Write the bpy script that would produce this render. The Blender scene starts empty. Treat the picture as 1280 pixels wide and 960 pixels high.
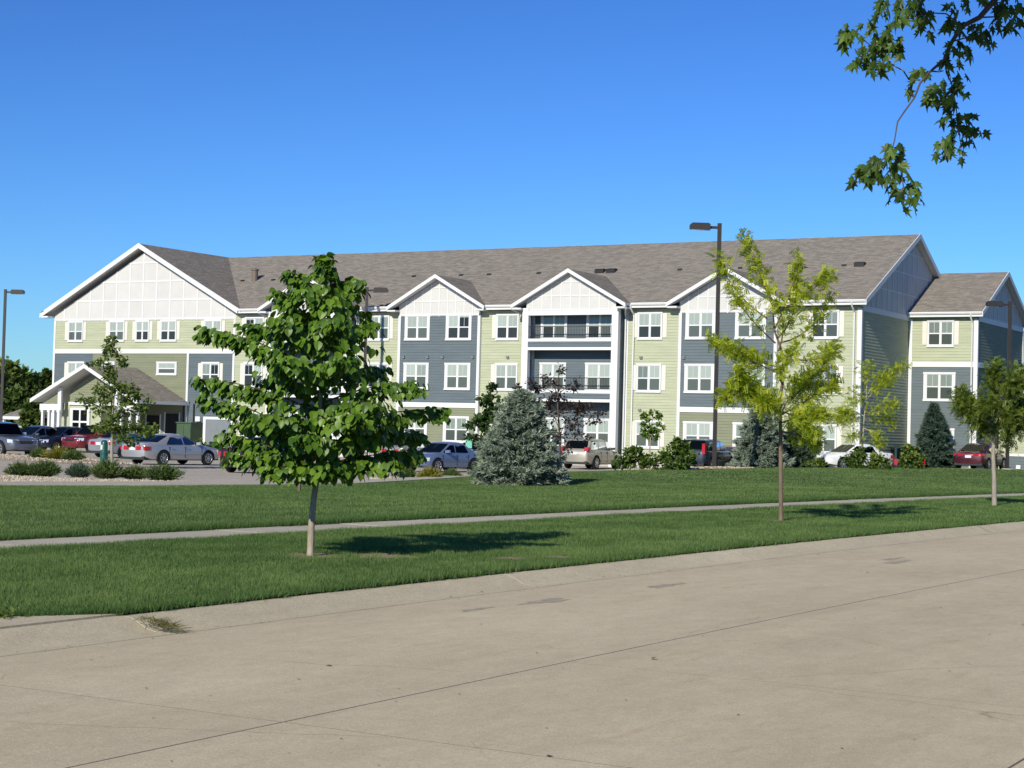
import bpy, math, random
import numpy as np
from mathutils import Vector, Matrix
random.seed(7)
rng = np.random.default_rng(7)
S = bpy.context.scene
C = S.collection
R_ = math.radians

# ------------------------------------------------------------------ camera
# world axes: X along the long facade (to the right), Y from the street camera into the lot, Z up; metres
YAW, PITCH, ROLL = 0.52419, 0.026911, 0.026262
fwd0 = Vector((-math.sin(YAW), math.cos(YAW), 0)); rt0 = Vector((math.cos(YAW), math.sin(YAW), 0)); up0 = Vector((0, 0, 1))
fwd = fwd0 * math.cos(PITCH) + up0 * math.sin(PITCH)
up1 = up0 * math.cos(PITCH) - fwd0 * math.sin(PITCH)
rt = rt0 * math.cos(ROLL) + up1 * math.sin(ROLL)
upv = up1 * math.cos(ROLL) - rt0 * math.sin(ROLL)
cd = bpy.data.cameras.new('camera')
cam = bpy.data.objects.new('camera', cd)
C.objects.link(cam)
cam.matrix_world = Matrix(((rt.x, upv.x, -fwd.x, 0), (rt.y, upv.y, -fwd.y, 0), (rt.z, upv.z, -fwd.z, 1.6), (0, 0, 0, 1)))
cd.sensor_width = 36.0
cd.lens = 36.0 * 2200 / 1280
cd.clip_start = 0.1
cd.clip_end = 6000
S.camera = cam

# ------------------------------------------------------------------ sky, sun, exposure
SUN_EL = R_(27.5)
SUN_AZ = math.atan2(0.065, -1.0)            # direction towards the sun, measured from +Y towards +X
w = bpy.data.worlds.new('World')
S.world = w
w.use_nodes = True
nt = w.node_tree
nt.nodes.clear()
sky = nt.nodes.new('ShaderNodeTexSky')
sky.sky_type = 'NISHITA'
sky.sun_disc = False
sky.sun_elevation = SUN_EL
sky.sun_rotation = SUN_AZ
sky.altitude = 100
sky.air_density = 1.0
sky.dust_density = 0.1
sky.ozone_density = 2.2
# the camera's deep, contrasty rendering of a clear blue sky: cap, gamma, tint (the same all over the sky)
cap = nt.nodes.new('ShaderNodeMix'); cap.data_type = 'RGBA'; cap.blend_type = 'DARKEN'
cap.inputs[0].default_value = 1.0
cap.inputs[7].default_value = (10, 10, 10, 1)
gam = nt.nodes.new('ShaderNodeGamma'); gam.inputs['Gamma'].default_value = 1.4
hsv = nt.nodes.new('ShaderNodeMix'); hsv.data_type = 'RGBA'; hsv.blend_type = 'MULTIPLY'
hsv.inputs[0].default_value = 1.0
hsv.inputs[7].default_value = (0.160, 0.284, 0.480, 1)
bg = nt.nodes.new('ShaderNodeBackground')
bg.inputs['Strength'].default_value = 0.118
wo = nt.nodes.new('ShaderNodeOutputWorld')
nt.links.new(sky.outputs[0], cap.inputs[6])
nt.links.new(cap.outputs[2], gam.inputs[0])
nt.links.new(gam.outputs[0], hsv.inputs[6])
nt.links.new(hsv.outputs[2], bg.inputs[0])
nt.links.new(bg.outputs[0], wo.inputs[0])
sd = bpy.data.lights.new('sun', 'SUN')
sd.energy = 5.0
sd.angle = R_(0.53)
sd.color = (1.0, 0.94, 0.785)
sun = bpy.data.objects.new('sun', sd)
C.objects.link(sun)
tosun = Vector((math.sin(SUN_AZ) * math.cos(SUN_EL), math.cos(SUN_AZ) * math.cos(SUN_EL), math.sin(SUN_EL)))
sun.rotation_euler = tosun.to_track_quat('Z', 'Y').to_euler()
sun.location = (0, -20, 40)
S.view_settings.view_transform = 'Standard'
S.view_settings.look = 'None'
S.view_settings.exposure = 0.0
S.view_settings.gamma = 1.0
S.render.engine = 'CYCLES'
S.cycles.max_bounces = 6
S.cycles.transparent_max_bounces = 12
S.cycles.caustics_reflective = False
S.cycles.caustics_refractive = False

# ------------------------------------------------------------------ materials
MATS = {}
def mat(name, col, rough=0.7, spec=0.35, metal=0.0, n=None, bump=None, coat=0.0, stretch=(1, 1, 1), col2=None, rnd=0.0):
    """n=(scale, amount) noise tint; bump=(scale, strength); rnd = per object brightness change"""
    if name in MATS: return MATS[name]
    m = bpy.data.materials.new(name)
    m.use_nodes = True
    t = m.node_tree
    b = t.nodes['Principled BSDF']
    b.inputs['Base Color'].default_value = (*col, 1)
    b.inputs['Roughness'].default_value = rough
    b.inputs['Specular IOR Level'].default_value = spec
    b.inputs['Metallic'].default_value = metal
    b.inputs['Coat Weight'].default_value = coat
    b.inputs['Coat Roughness'].default_value = 0.06
    out = None
    if n or bump:
        tc = t.nodes.new('ShaderNodeTexCoord')
        mp = t.nodes.new('ShaderNodeMapping')
        mp.inputs['Scale'].default_value = stretch
        t.links.new(tc.outputs['Object'], mp.inputs[0])
    if n:
        nz = t.nodes.new('ShaderNodeTexNoise')
        nz.inputs['Scale'].default_value = n[0]
        nz.inputs['Detail'].default_value = 5
        nz.inputs['Roughness'].default_value = 0.65
        t.links.new(mp.outputs[0], nz.inputs['Vector'])
        r = t.nodes.new('ShaderNodeValToRGB')
        c2 = col2 or tuple(min(1, c * (1 + n[1])) for c in col)
        c1 = col if col2 else tuple(c * (1 - n[1]) for c in col)
        r.color_ramp.elements[0].position = 0.32
        r.color_ramp.elements[1].position = 0.68
        r.color_ramp.elements[0].color = (*c1, 1)
        r.color_ramp.elements[1].color = (*c2, 1)
        t.links.new(nz.outputs['Fac'], r.inputs[0])
        out = r.outputs[0]
    if rnd:
        oi = t.nodes.new('ShaderNodeObjectInfo')
        mr = t.nodes.new('ShaderNodeMapRange')
        mr.inputs['To Min'].default_value = 1 - rnd
        mr.inputs['To Max'].default_value = 1 + rnd
        t.links.new(oi.outputs['Random'], mr.inputs['Value'])
        h = t.nodes.new('ShaderNodeHueSaturation')
        t.links.new(mr.outputs[0], h.inputs['Value'])
        if out: t.links.new(out, h.inputs['Color'])
        else: h.inputs['Color'].default_value = (*col, 1)
        out = h.outputs[0]
    if out: t.links.new(out, b.inputs['Base Color'])
    if bump:
        nz = t.nodes.new('ShaderNodeTexNoise')
        nz.inputs['Scale'].default_value = bump[0]
        nz.inputs['Detail'].default_value = 4
        t.links.new(mp.outputs[0], nz.inputs['Vector'])
        bp = t.nodes.new('ShaderNodeBump')
        bp.inputs['Strength'].default_value = bump[1]
        bp.inputs['Distance'].default_value = 0.02
        t.links.new(nz.outputs['Fac'], bp.inputs['Height'])
        t.links.new(bp.outputs[0], b.inputs['Normal'])
    MATS[name] = m
    return m

def leaf_mat(name, c1, c2, trans=0.35, rough=0.5, spec=0.3, back=None):
    """leaf colour runs from c1 to c2 by the per-leaf 'tint' attribute; light shines through by `trans`"""
    if name in MATS: return MATS[name]
    m = bpy.data.materials.new(name)
    m.use_nodes = True
    t = m.node_tree
    b = t.nodes['Principled BSDF']
    at = t.nodes.new('ShaderNodeAttribute'); at.attribute_name = 'tint'
    mx = t.nodes.new('ShaderNodeMix'); mx.data_type = 'RGBA'
    mx.inputs[6].default_value = (*c1, 1); mx.inputs[7].default_value = (*c2, 1)
    t.links.new(at.outputs['Fac'], mx.inputs[0])
    t.links.new(mx.outputs[2], b.inputs['Base Color'])
    b.inputs['Roughness'].default_value = rough
    b.inputs['Specular IOR Level'].default_value = spec
    tr = t.nodes.new('ShaderNodeBsdfTranslucent')
    hs = t.nodes.new('ShaderNodeHueSaturation')
    hs.inputs['Saturation'].default_value = 1.15
    hs.inputs['Value'].default_value = 1.5
    t.links.new(mx.outputs[2], hs.inputs['Color'])
    t.links.new(hs.outputs[0], tr.inputs['Color'])
    ms = t.nodes.new('ShaderNodeMixShader')
    ms.inputs[0].default_value = trans
    t.links.new(b.outputs[0], ms.inputs[1]); t.links.new(tr.outputs[0], ms.inputs[2])
    t.links.new(ms.outputs[0], t.nodes['Material Output'].inputs[0])
    MATS[name] = m
    return m

def glass_mat(name, tint=(0.75, 0.85, 0.82), refl=1.0, dark=0.0):
    """flat window glass: see-through tint with a Fresnel mirror on top; dark = share of insect screen"""
    m = bpy.data.materials.new(name)
    m.use_nodes = True
    t = m.node_tree
    t.nodes.remove(t.nodes['Principled BSDF'])
    tr = t.nodes.new('ShaderNodeBsdfTransparent'); tr.inputs[0].default_value = (*tint, 1)
    gl = t.nodes.new('ShaderNodeBsdfGlossy'); gl.inputs['Roughness'].default_value = 0.03
    df = t.nodes.new('ShaderNodeBsdfDiffuse'); df.inputs[0].default_value = (0.07, 0.075, 0.075, 1)
    m1 = t.nodes.new('ShaderNodeMixShader'); m1.inputs[0].default_value = dark
    t.links.new(tr.outputs[0], m1.inputs[1]); t.links.new(df.outputs[0], m1.inputs[2])
    fr = t.nodes.new('ShaderNodeFresnel'); fr.inputs['IOR'].default_value = 1.0 + 0.55 * refl
    m2 = t.nodes.new('ShaderNodeMixShader')
    t.links.new(fr.outputs[0], m2.inputs[0])
    t.links.new(m1.outputs[0], m2.inputs[1]); t.links.new(gl.outputs[0], m2.inputs[2])
    t.links.new(m2.outputs[0], t.nodes['Material Output'].inputs[0])
    MATS[name] = m
    return m

def roof_mat():
    m = bpy.data.materials.new('asphalt_shingles')
    m.use_nodes = True
    t = m.node_tree
    b = t.nodes['Principled BSDF']
    b.inputs['Roughness'].default_value = 0.92
    b.inputs['Specular IOR Level'].default_value = 0.15
    uv = t.nodes.new('ShaderNodeUVMap')
    br = t.nodes.new('ShaderNodeTexBrick')
    br.inputs['Scale'].default_value = 1.0
    br.inputs['Brick Width'].default_value = 0.42
    br.inputs['Row Height'].default_value = 0.16
    br.inputs['Mortar Size'].default_value = 0.012
    br.inputs['Mortar Smooth'].default_value = 0.4
    br.offset = 0.37
    br.inputs['Color1'].default_value = (0.198, 0.183, 0.162, 1)
    br.inputs['Color2'].default_value = (0.298, 0.270, 0.237, 1)
    br.inputs['Mortar'].default_value = (0.15, 0.135, 0.12, 1)
    t.links.new(uv.outputs[0], br.inputs['Vector'])
    mp = t.nodes.new('ShaderNodeMapping'); mp.inputs['Scale'].default_value = (2.6, 7.0, 1)
    t.links.new(uv.outputs[0], mp.inputs[0])
    nz = t.nodes.new('ShaderNodeTexNoise'); nz.inputs['Scale'].default_value = 1.3; nz.inputs['Detail'].default_value = 7
    nz.inputs['Roughness'].default_value = 0.75
    t.links.new(mp.outputs[0], nz.inputs['Vector'])
    r = t.nodes.new('ShaderNodeValToRGB')
    r.color_ramp.elements[0].position = 0.3; r.color_ramp.elements[0].color = (0.78, 0.77, 0.77, 1)
    r.color_ramp.elements[1].position = 0.7; r.color_ramp.elements[1].color = (1.22, 1.20, 1.18, 1)
    t.links.new(nz.outputs['Fac'], r.inputs[0])
    mx = t.nodes.new('ShaderNodeMix'); mx.data_type = 'RGBA'; mx.blend_type = 'MULTIPLY'
    mx.inputs[0].default_value = 1
    t.links.new(br.outputs['Color'], mx.inputs[6]); t.links.new(r.outputs[0], mx.inputs[7])
    t.links.new(mx.outputs[2], b.inputs['Base Color'])
    bp = t.nodes.new('ShaderNodeBump'); bp.inputs['Strength'].default_value = 0.6; bp.inputs['Distance'].default_value = 0.02
    t.links.new(br.outputs['Fac'], bp.inputs['Height']); bp.invert = True
    t.links.new(bp.outputs[0], b.inputs['Normal'])
    MATS['asphalt_shingles'] = m
    return m

def concrete_mat(name, c1, c2, stain=(0.42, 0.27, 0.14), stain_amt=0.6, rnd=0.035, grain=70.0, rows=None):
    m = bpy.data.materials.new(name)
    m.use_nodes = True
    t = m.node_tree
    b = t.nodes['Principled BSDF']
    b.inputs['Roughness'].default_value = 0.9
    b.inputs['Specular IOR Level'].default_value = 0.2
    tc = t.nodes.new('ShaderNodeTexCoord')
    def noise(scale, stretch=(1, 1, 1), detail=5, rough=0.6):
        mp = t.nodes.new('ShaderNodeMapping'); mp.inputs['Scale'].default_value = stretch
        t.links.new(tc.outputs['Object'], mp.inputs[0])
        nz = t.nodes.new('ShaderNodeTexNoise'); nz.inputs['Scale'].default_value = scale
        nz.inputs['Detail'].default_value = detail; nz.inputs['Roughness'].default_value = rough
        t.links.new(mp.outputs[0], nz.inputs['Vector'])
        return nz.outputs['Fac']
    def ramp(f, p0, p1, a, bb):
        r = t.nodes.new('ShaderNodeValToRGB')
        r.color_ramp.elements[0].position = p0; r.color_ramp.elements[1].position = p1
        r.color_ramp.elements[0].color = (*a, 1); r.color_ramp.elements[1].color = (*bb, 1)
        t.links.new(f, r.inputs[0])
        return r.outputs[0]
    def mul(a, bb, fac=1.0, mode='MULTIPLY'):
        x = t.nodes.new('ShaderNodeMix'); x.data_type = 'RGBA'; x.blend_type = mode
        x.inputs[0].default_value = fac
        t.links.new(a, x.inputs[6]); t.links.new(bb, x.inputs[7])
        return x.outputs[2]
    base = ramp(noise(0.55, (1, 0.45, 1), 6), 0.3, 0.7, c1, c2)
    fine = ramp(noise(grain, (1, 1, 1), 3, 0.7), 0.25, 0.75, (0.72, 0.71, 0.69), (1.20, 1.20, 1.20))
    mid2 = ramp(noise(grain * 0.3, (1, 1, 1), 5, 0.8), 0.3, 0.7, (0.89, 0.88, 0.87), (1.10, 1.10, 1.10))
    c = mul(mul(base, fine), mid2)
    mid = ramp(noise(6.0, (1, 0.5, 1), 6, 0.7), 0.3, 0.75, (0.90, 0.89, 0.88), (1.07, 1.07, 1.07))
    c = mul(c, mid)
    # rusty drag stains running along the street, in patches
    st = ramp(noise(1.5, (2.6, 0.55, 1), 8, 0.8), 0.57, 0.74, (0, 0, 0), (1, 1, 1))
    stc = t.nodes.new('ShaderNodeMix'); stc.data_type = 'RGBA'; stc.inputs[7].default_value = (*stain, 1)
    mm = t.nodes.new('ShaderNodeMath'); mm.operation = 'MULTIPLY'; mm.inputs[1].default_value = stain_amt
    t.links.new(st, mm.inputs[0]); t.links.new(mm.outputs[0], stc.inputs[0]); t.links.new(c, stc.inputs[6])
    c = stc.outputs[2]
    # long faint darkening where wheels run, and blotches of oil
    tw = ramp(noise(1.0, (1.1, 0.035, 1), 4, 0.6), 0.35, 0.68, (0.94, 0.94, 0.94), (1.03, 1.03, 1.02))
    c = mul(c, tw, 0.9)
    ob = ramp(noise(0.9, (1.2, 0.8, 1), 8, 0.8), 0.21, 0.30, (0.62, 0.58, 0.53), (1, 1, 1))
    c = mul(c, ob, 0.75)
    # hairline crazing
    vo = t.nodes.new('ShaderNodeTexVoronoi'); vo.feature = 'DISTANCE_TO_EDGE'; vo.inputs['Scale'].default_value = 0.42
    wn = t.nodes.new('ShaderNodeMix'); wn.data_type = 'RGBA'; wn.inputs[0].default_value = 0.22
    nz = t.nodes.new('ShaderNodeTexNoise'); nz.inputs['Scale'].default_value = 1.6; nz.inputs['Detail'].default_value = 6
    t.links.new(tc.outputs['Object'], nz.inputs['Vector']); t.links.new(tc.outputs['Object'], wn.inputs[6]); t.links.new(nz.outputs['Color'], wn.inputs[7])
    t.links.new(wn.outputs[2], vo.inputs['Vector'])
    cr = ramp(vo.outputs['Distance'], 0.0, 0.004, (0.66, 0.63, 0.58), (1, 1, 1))
    msk = ramp(noise(0.35, (1, 0.6, 1), 3), 0.48, 0.60, (0, 0, 0), (1, 1, 1))
    x = t.nodes.new('ShaderNodeMix'); x.data_type = 'RGBA'; x.blend_type = 'MULTIPLY'
    t.links.new(msk, x.inputs[0]); t.links.new(c, x.inputs[6]); t.links.new(cr, x.inputs[7]); c = x.outputs[2]
    # dark oil and tyre specks
    sp = ramp(noise(3.1, (1, 0.6, 1), 8, 0.8), 0.27, 0.36, (0.60, 0.57, 0.55), (1, 1, 1))
    c = mul(c, sp, 0.8)
    oi = t.nodes.new('ShaderNodeObjectInfo')
    mr = t.nodes.new('ShaderNodeMapRange'); mr.inputs['To Min'].default_value = 1 - rnd; mr.inputs['To Max'].default_value = 1 + rnd
    t.links.new(oi.outputs['Random'], mr.inputs['Value'])
    h = t.nodes.new('ShaderNodeHueSaturation'); t.links.new(mr.outputs[0], h.inputs['Value']); t.links.new(c, h.inputs['Color'])
    t.links.new(h.outputs[0], b.inputs['Base Color'])
    bp = t.nodes.new('ShaderNodeBump'); bp.inputs['Strength'].default_value = 0.25; bp.inputs['Distance'].default_value = 0.01
    t.links.new(noise(grain * 0.6, (1, 1, 1), 4), bp.inputs['Height'])
    t.links.new(bp.outputs[0], b.inputs['Normal'])
    MATS[name] = m
    return m

WHITE = mat('white_trim_paint', (0.69, 0.70, 0.71), 0.5, n=(1.5, 0.03))
CREAM = mat('cream_shutter_paint', (0.68, 0.65, 0.58), 0.55, n=(2, 0.03))
PANEL = mat('pale_grey_panel', (0.560, 0.555, 0.540), 0.7, n=(1.2, 0.04), rnd=0.02)
LGREEN = mat('pale_green_siding', (0.405, 0.430, 0.298), 0.65, n=(0.6, 0.10), stretch=(1, 1, 6), bump=(30, 0.08))
OLIVE = mat('olive_siding', (0.205, 0.222, 0.145), 0.65, n=(0.6, 0.10), stretch=(1, 1, 6), bump=(30, 0.08))
SLATE = mat('slate_blue_siding', (0.106, 0.137, 0.155), 0.6, n=(0.6, 0.10), stretch=(1, 1, 6), bump=(30, 0.08))
SOFFIT = mat('white_soffit', (0.62, 0.63, 0.64), 0.6, n=(2, 0.03))
BRONZE = mat('bronze_metal', (0.035, 0.030, 0.028), 0.45, 0.5, 0.3, n=(8, 0.15))
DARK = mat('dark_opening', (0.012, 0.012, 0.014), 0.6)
BLIND = mat('pale_blind', (0.57, 0.61, 0.595), 0.8, n=(1.2, 0.06), stretch=(1, 1, 20), rnd=0.10)
BLIND2 = mat('grey_blind', (0.33, 0.37, 0.36), 0.8, n=(1.2, 0.1), stretch=(1, 1, 20), rnd=0.25)
GLASS = glass_mat('window_glass', (0.82, 0.86, 0.85), 1.0, 0.0)
SCREEN = glass_mat('screened_glass', (0.62, 0.68, 0.66), 0.9, 0.42)
CARGLASS = glass_mat('car_glass', (0.30, 0.38, 0.38), 0.62, 0.0)
ROOF = roof_mat()
CONC = concrete_mat('street_concrete', (0.565, 0.485, 0.335), (0.660, 0.575, 0.410))
WALKC = concrete_mat('walk_concrete', (0.46, 0.42, 0.34), (0.56, 0.52, 0.43), stain_amt=0.15)
KERBC = concrete_mat('kerb_concrete', (0.54, 0.475, 0.340), (0.64, 0.568, 0.412), stain_amt=0.4)
LOTC = concrete_mat('lot_concrete', (0.44, 0.40, 0.335), (0.52, 0.475, 0.41), stain_amt=0.1)
SOIL = mat('soil_and_thatch', (0.055, 0.090, 0.022), 0.95, n=(6, 0.3), col2=(0.075, 0.085, 0.035))
JOINT = mat('joint_filler', (0.15, 0.127, 0.096), 0.95, n=(20, 0.2))
FOUND = mat('foundation_concrete', (0.42, 0.40, 0.37), 0.85, n=(3, 0.1))
BARK = mat('young_bark', (0.33, 0.28, 0.22), 0.85, n=(14, 0.25), stretch=(1, 1, 0.3), bump=(40, 0.4))
BARKD = mat('dark_bark', (0.085, 0.068, 0.055), 0.9, n=(14, 0.3), stretch=(1, 1, 0.3), bump=(40, 0.5))
BARKG = mat('grey_bark', (0.30, 0.27, 0.22), 0.85, n=(14, 0.25), stretch=(1, 1, 0.3), bump=(40, 0.4))

# ------------------------------------------------------------------ mesh helpers
class MB:
    def __init__(s):
        s.v, s.f, s.m, s.uv, s.t = [], [], [], {}, None
    def face(s, pts, mi=0, uv=None):
        i = len(s.v)
        s.v.extend([tuple(p) for p in pts])
        s.f.append(tuple(range(i, i + len(pts))))
        s.m.append(mi)
        if uv: s.uv[len(s.f) - 1] = uv
    def para(s, A, u, v, w, mi=0):
        """box spanned by the edge vectors u, v, w from corner A"""
        A, u, v, w = Vector(A), Vector(u), Vector(v), Vector(w)
        if u.cross(v).dot(w) < 0: u, v = v, u
        i = len(s.v)
        for a in (A, A + u, A + u + v, A + v): s.v.append(tuple(a))
        for a in (A, A + u, A + u + v, A + v): s.v.append(tuple(a + w))
        for q in ((3, 2, 1, 0), (4, 5, 6, 7), (0, 1, 5, 4), (1, 2, 6, 5), (2, 3, 7, 6), (3, 0, 4, 7)):
            s.f.append(tuple(i + k for k in q)); s.m.append(mi)
    def box(s, x0, x1, y0, y1, z0, z1, mi=0):
        s.para((x0, y0, z0), (x1 - x0, 0, 0), (0, y1 - y0, 0), (0, 0, z1 - z0), mi)
    def prism(s, poly, off, mi=0, side=None):
        """planar polygon extruded by vector off"""
        off = Vector(off); P = [Vector(p) for p in poly]
        nrm = Vector((0, 0, 0))
        for a, b in zip(P, P[1:] + P[:1]): nrm += a.cross(b)
        if nrm.dot(off) > 0: P.reverse()
        n = len(P); i = len(s.v)
        s.v.extend([tuple(p) for p in P]); s.v.extend([tuple(p + off) for p in P])
        s.f.append(tuple(range(i, i + n))); s.m.append(mi)
        s.f.append(tuple(range(i + 2 * n - 1, i + n - 1, -1))); s.m.append(mi if side is None else side)
        for k in range(n):
            j = (k + 1) % n
            s.f.append((i + j, i + k, i + n + k, i + n + j)); s.m.append(mi if side is None else side)
    def tube(s, pts, radii, n=8, mi=0, cap=True):
        P = [Vector(p) for p in pts]
        rings = []
        prev = None
        for k, p in enumerate(P):
            d = (P[min(k + 1, len(P) - 1)] - P[max(k - 1, 0)])
            d = d.normalized() if d.length > 1e-9 else Vector((0, 0, 1))
            if prev is None:
                a = d.orthogonal().normalized()
            else:
                a = (prev - d * prev.dot(d))
                a = a.normalized() if a.length > 1e-6 else d.orthogonal().normalized()
            prev = a
            b = d.cross(a)
            r = radii[k] if hasattr(radii, '__len__') else radii
            i = len(s.v)
            for q in range(n):
                th = 2 * math.pi * q / n
                s.v.append(tuple(p + (a * math.cos(th) + b * math.sin(th)) * r))
            rings.append(i)
        for r0, r1 in zip(rings, rings[1:]):
            for q in range(n):
                s.f.append((r0 + q, r0 + (q + 1) % n, r1 + (q + 1) % n, r1 + q)); s.m.append(mi)
        if cap:
            s.f.append(tuple(rings[0] + q for q in reversed(range(n)))); s.m.append(mi)
            s.f.append(tuple(rings[-1] + q for q in range(n))); s.m.append(mi)
    def lathe(s, prof, axis_pt, axis='y', n=24, mi=0):
        """profile [(radius, along axis)] turned about an axis through axis_pt"""
        ax = Vector(axis_pt); rings = []
        for r, h in prof:
            i = len(s.v)
            for q in range(n):
                th = 2 * math.pi * q / n
                c_, s_ = r * math.cos(th), r * math.sin(th)
                o = (c_, h, s_) if axis == 'y' else (c_, s_, h)
                s.v.append((ax.x + o[0], ax.y + o[1], ax.z + o[2]))
            rings.append(i)
        for r0, r1 in zip(rings, rings[1:]):
            for q in range(n):
                s.f.append((r0 + q, r0 + (q + 1) % n, r1 + (q + 1) % n, r1 + q)); s.m.append(mi)
        s.f.append(tuple(rings[0] + q for q in reversed(range(n)))); s.m.append(mi)
        s.f.append(tuple(rings[-1] + q for q in range(n))); s.m.append(mi)
    def build(s, name, mats, parent=None, origin=(0, 0, 0), smooth=None, parent_off=None, loc=None):
        me = bpy.data.meshes.new(name)
        o = Vector(origin)
        me.from_pydata([(x - o.x, y - o.y, z - o.z) for x, y, z in s.v] if o.length else s.v, [], s.f)
        for m in (mats if isinstance(mats, (list, tuple)) else [mats]): me.materials.append(m)
        if any(s.m): me.polygons.foreach_set('material_index', s.m)
        if s.uv:
            ul = me.uv_layers.new(name='UVMap')
            for fi, uv in s.uv.items():
                for li, c in zip(me.polygons[fi].loop_indices, uv): ul.data[li].uv = c
        if s.t is not None: set_tint(me, s.t)
        if smooth is not None:
            me.polygons.foreach_set('use_smooth', [True] * len(me.polygons))
            me.set_sharp_from_angle(angle=R_(smooth))
        me.update()
        return link(name, me, parent, loc)

def link(name, me, parent=None, loc=None):
    ob = bpy.data.objects.new(name, me)
    C.objects.link(ob)
    if parent is not None: ob.parent = parent
    if loc is not None: ob.location = loc
    return ob

def set_tint(me, t):
    a = me.attributes.new('tint', 'FLOAT', 'POINT')
    a.data.foreach_set('value', np.asarray(t, np.float32))

def empty(name, label, cat, loc=(0, 0, 0), rz=0.0, group=None):
    o = bpy.data.objects.new(name, None)
    o.empty_display_size = 0.3
    C.objects.link(o)
    o.location = loc
    o.rotation_euler = (0, 0, rz)
    o['label'] = label; o['category'] = cat
    if group: o['group'] = group
    return o

def tag(o, label=None, cat=None, group=None, kind=None):
    if label: o['label'] = label
    if cat: o['category'] = cat
    if group: o['group'] = group
    if kind: o['kind'] = kind
    return o

def np_mesh(name, verts, faces_n, mat_, tint=None, parent=None, loc=None, smooth=False):
    """verts (N*k,3), every face uses k consecutive verts (faces_n = k)"""
    me = bpy.data.meshes.new(name)
    nv = len(verts); nf = nv // faces_n
    me.vertices.add(nv); me.vertices.foreach_set('co', np.asarray(verts, np.float32).ravel())
    me.loops.add(nv); me.loops.foreach_set('vertex_index', np.arange(nv, dtype=np.int32))
    me.polygons.add(nf)
    me.polygons.foreach_set('loop_start', np.arange(0, nv, faces_n, dtype=np.int32))
    me.polygons.foreach_set('loop_total', np.full(nf, faces_n, np.int32))
    me.materials.append(mat_)
    if tint is not None: set_tint(me, tint)
    me.update(calc_edges=True)
    return link(name, me, parent, loc)

def clip_poly(P, ax, val, keep_less):
    out = []
    n = len(P)
    for i in range(n):
        a, b = P[i], P[(i + 1) % n]
        ina = (a[ax] <= val) if keep_less else (a[ax] >= val)
        inb = (b[ax] <= val) if keep_less else (b[ax] >= val)
        if ina: out.append(a)
        if ina != inb:
            t = (val - a[ax]) / (b[ax] - a[ax])
            out.append((a[0] + t * (b[0] - a[0]), a[1] + t * (b[1] - a[1])))
    return out
def clip_rect(P, u0, u1, z0, z1):
    for ax, v, k in ((0, u0, False), (0, u1, True), (1, z0, False), (1, z1, True)):
        if len(P) < 3: return []
        P = clip_poly(P, ax, v, k)
    return P if len(P) >= 3 else []

LAP = 0.17
def siding(mb, P, O, u, n):
    """lap siding over the polygon P in (along u, z): each board leans out at its lower edge"""
    O, u, n = Vector(O), Vector(u), Vector(n)
    z = min(p[1] for p in P); zt = max(p[1] for p in P)
    k = math.floor((z + 5) / LAP) * LAP - 5
    while k < zt - 1e-4:
        q = clip_rect(P, -1e4, 1e4, max(k, z), min(k + LAP, zt))
        if q:
            pts = [O + u * a + Vector((0, 0, b)) + n * (0.004 + 0.022 * (1 - (b - k) / LAP)) for a, b in q]
            nr = (pts[1] - pts[0]).cross(pts[2] - pts[0])
            if nr.dot(n) < 0: pts.reverse()
            mb.face(pts)
            lo = [a for a, b in q if abs(b - max(k, z)) < 1e-4]
            if len(lo) >= 2:
                a0, a1 = min(lo), max(lo); zz = Vector((0, 0, max(k, z)))
                e = [O + u * a0 + zz, O + u * a1 + zz, O + u * a1 + zz + n * 0.026, O + u * a0 + zz + n * 0.026]
                nr = (e[1] - e[0]).cross(e[2] - e[0])
                if nr.z > 0: e.reverse()
                mb.face(e)
        k += LAP

X_ = Vector((1, 0, 0)); Y_ = Vector((0, 1, 0)); Z_ = Vector((0, 0, 1))
FRONT = Vector((0, -1, 0)); RIGHT = Vector((1, 0, 0))

# ------------------------------------------------------------------ ground shape
def bend(y):
    """the street bends gently to the right"""
    y = np.asarray(y, float)
    d = np.clip(y - 11, 0, 50)
    return 0.00125 * d * d + np.where(y > 61, 0.125 * (y - 61), 0)
KX, WX0, WX1 = -10.03, -15.85, -16.95        # kerb back, walk near edge, walk far edge (before the bend)
_by = [-60, 10, 20, 31, 36.4, 41, 44.2, 52, 60, 70, 85, 98, 112, 160]
_bx = [-44, -40, -37.5, -34.2, -32.0, -31.1, -30.9, -32.5, -34.4, -35.0, -34.0, -31.5, -26.5, -14]
def lawn_edge(y): return np.interp(y, _by, _bx)
def sstep(a, b, x):
    t = np.clip((np.asarray(x, float) - a) / (b - a), 0, 1)
    return t * t * (3 - 2 * t)
def lot_h(x, y):
    return -0.28 - 0.14 * np.exp(-((x + 46) ** 2 + (y - 74) ** 2) / 240.0) - 0.30 * sstep(80, 94, y) * sstep(-41, -33, x)
def lawn_h(x, y):
    x0 = WX1 + bend(y); x1 = lawn_edge(y)
    t = np.clip((x0 - x) / np.maximum(x0 - x1, 1), 0, 1)
    h = 0.02 - 0.15 * sstep(0.25, 1, t)
    rise = sstep(44, 66, y) * (1 - 0.5 * sstep(88, 110, y))
    return h + 0.34 * rise * np.exp(-((t - 0.72) / 0.24) ** 2)
def ground(x, y):
    x0 = WX1 + float(bend(y))
    if x > x0: return 0.02
    if x > float(lawn_edge(y)): return float(lawn_h(x, y))
    return float(lot_h(x, y))

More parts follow.
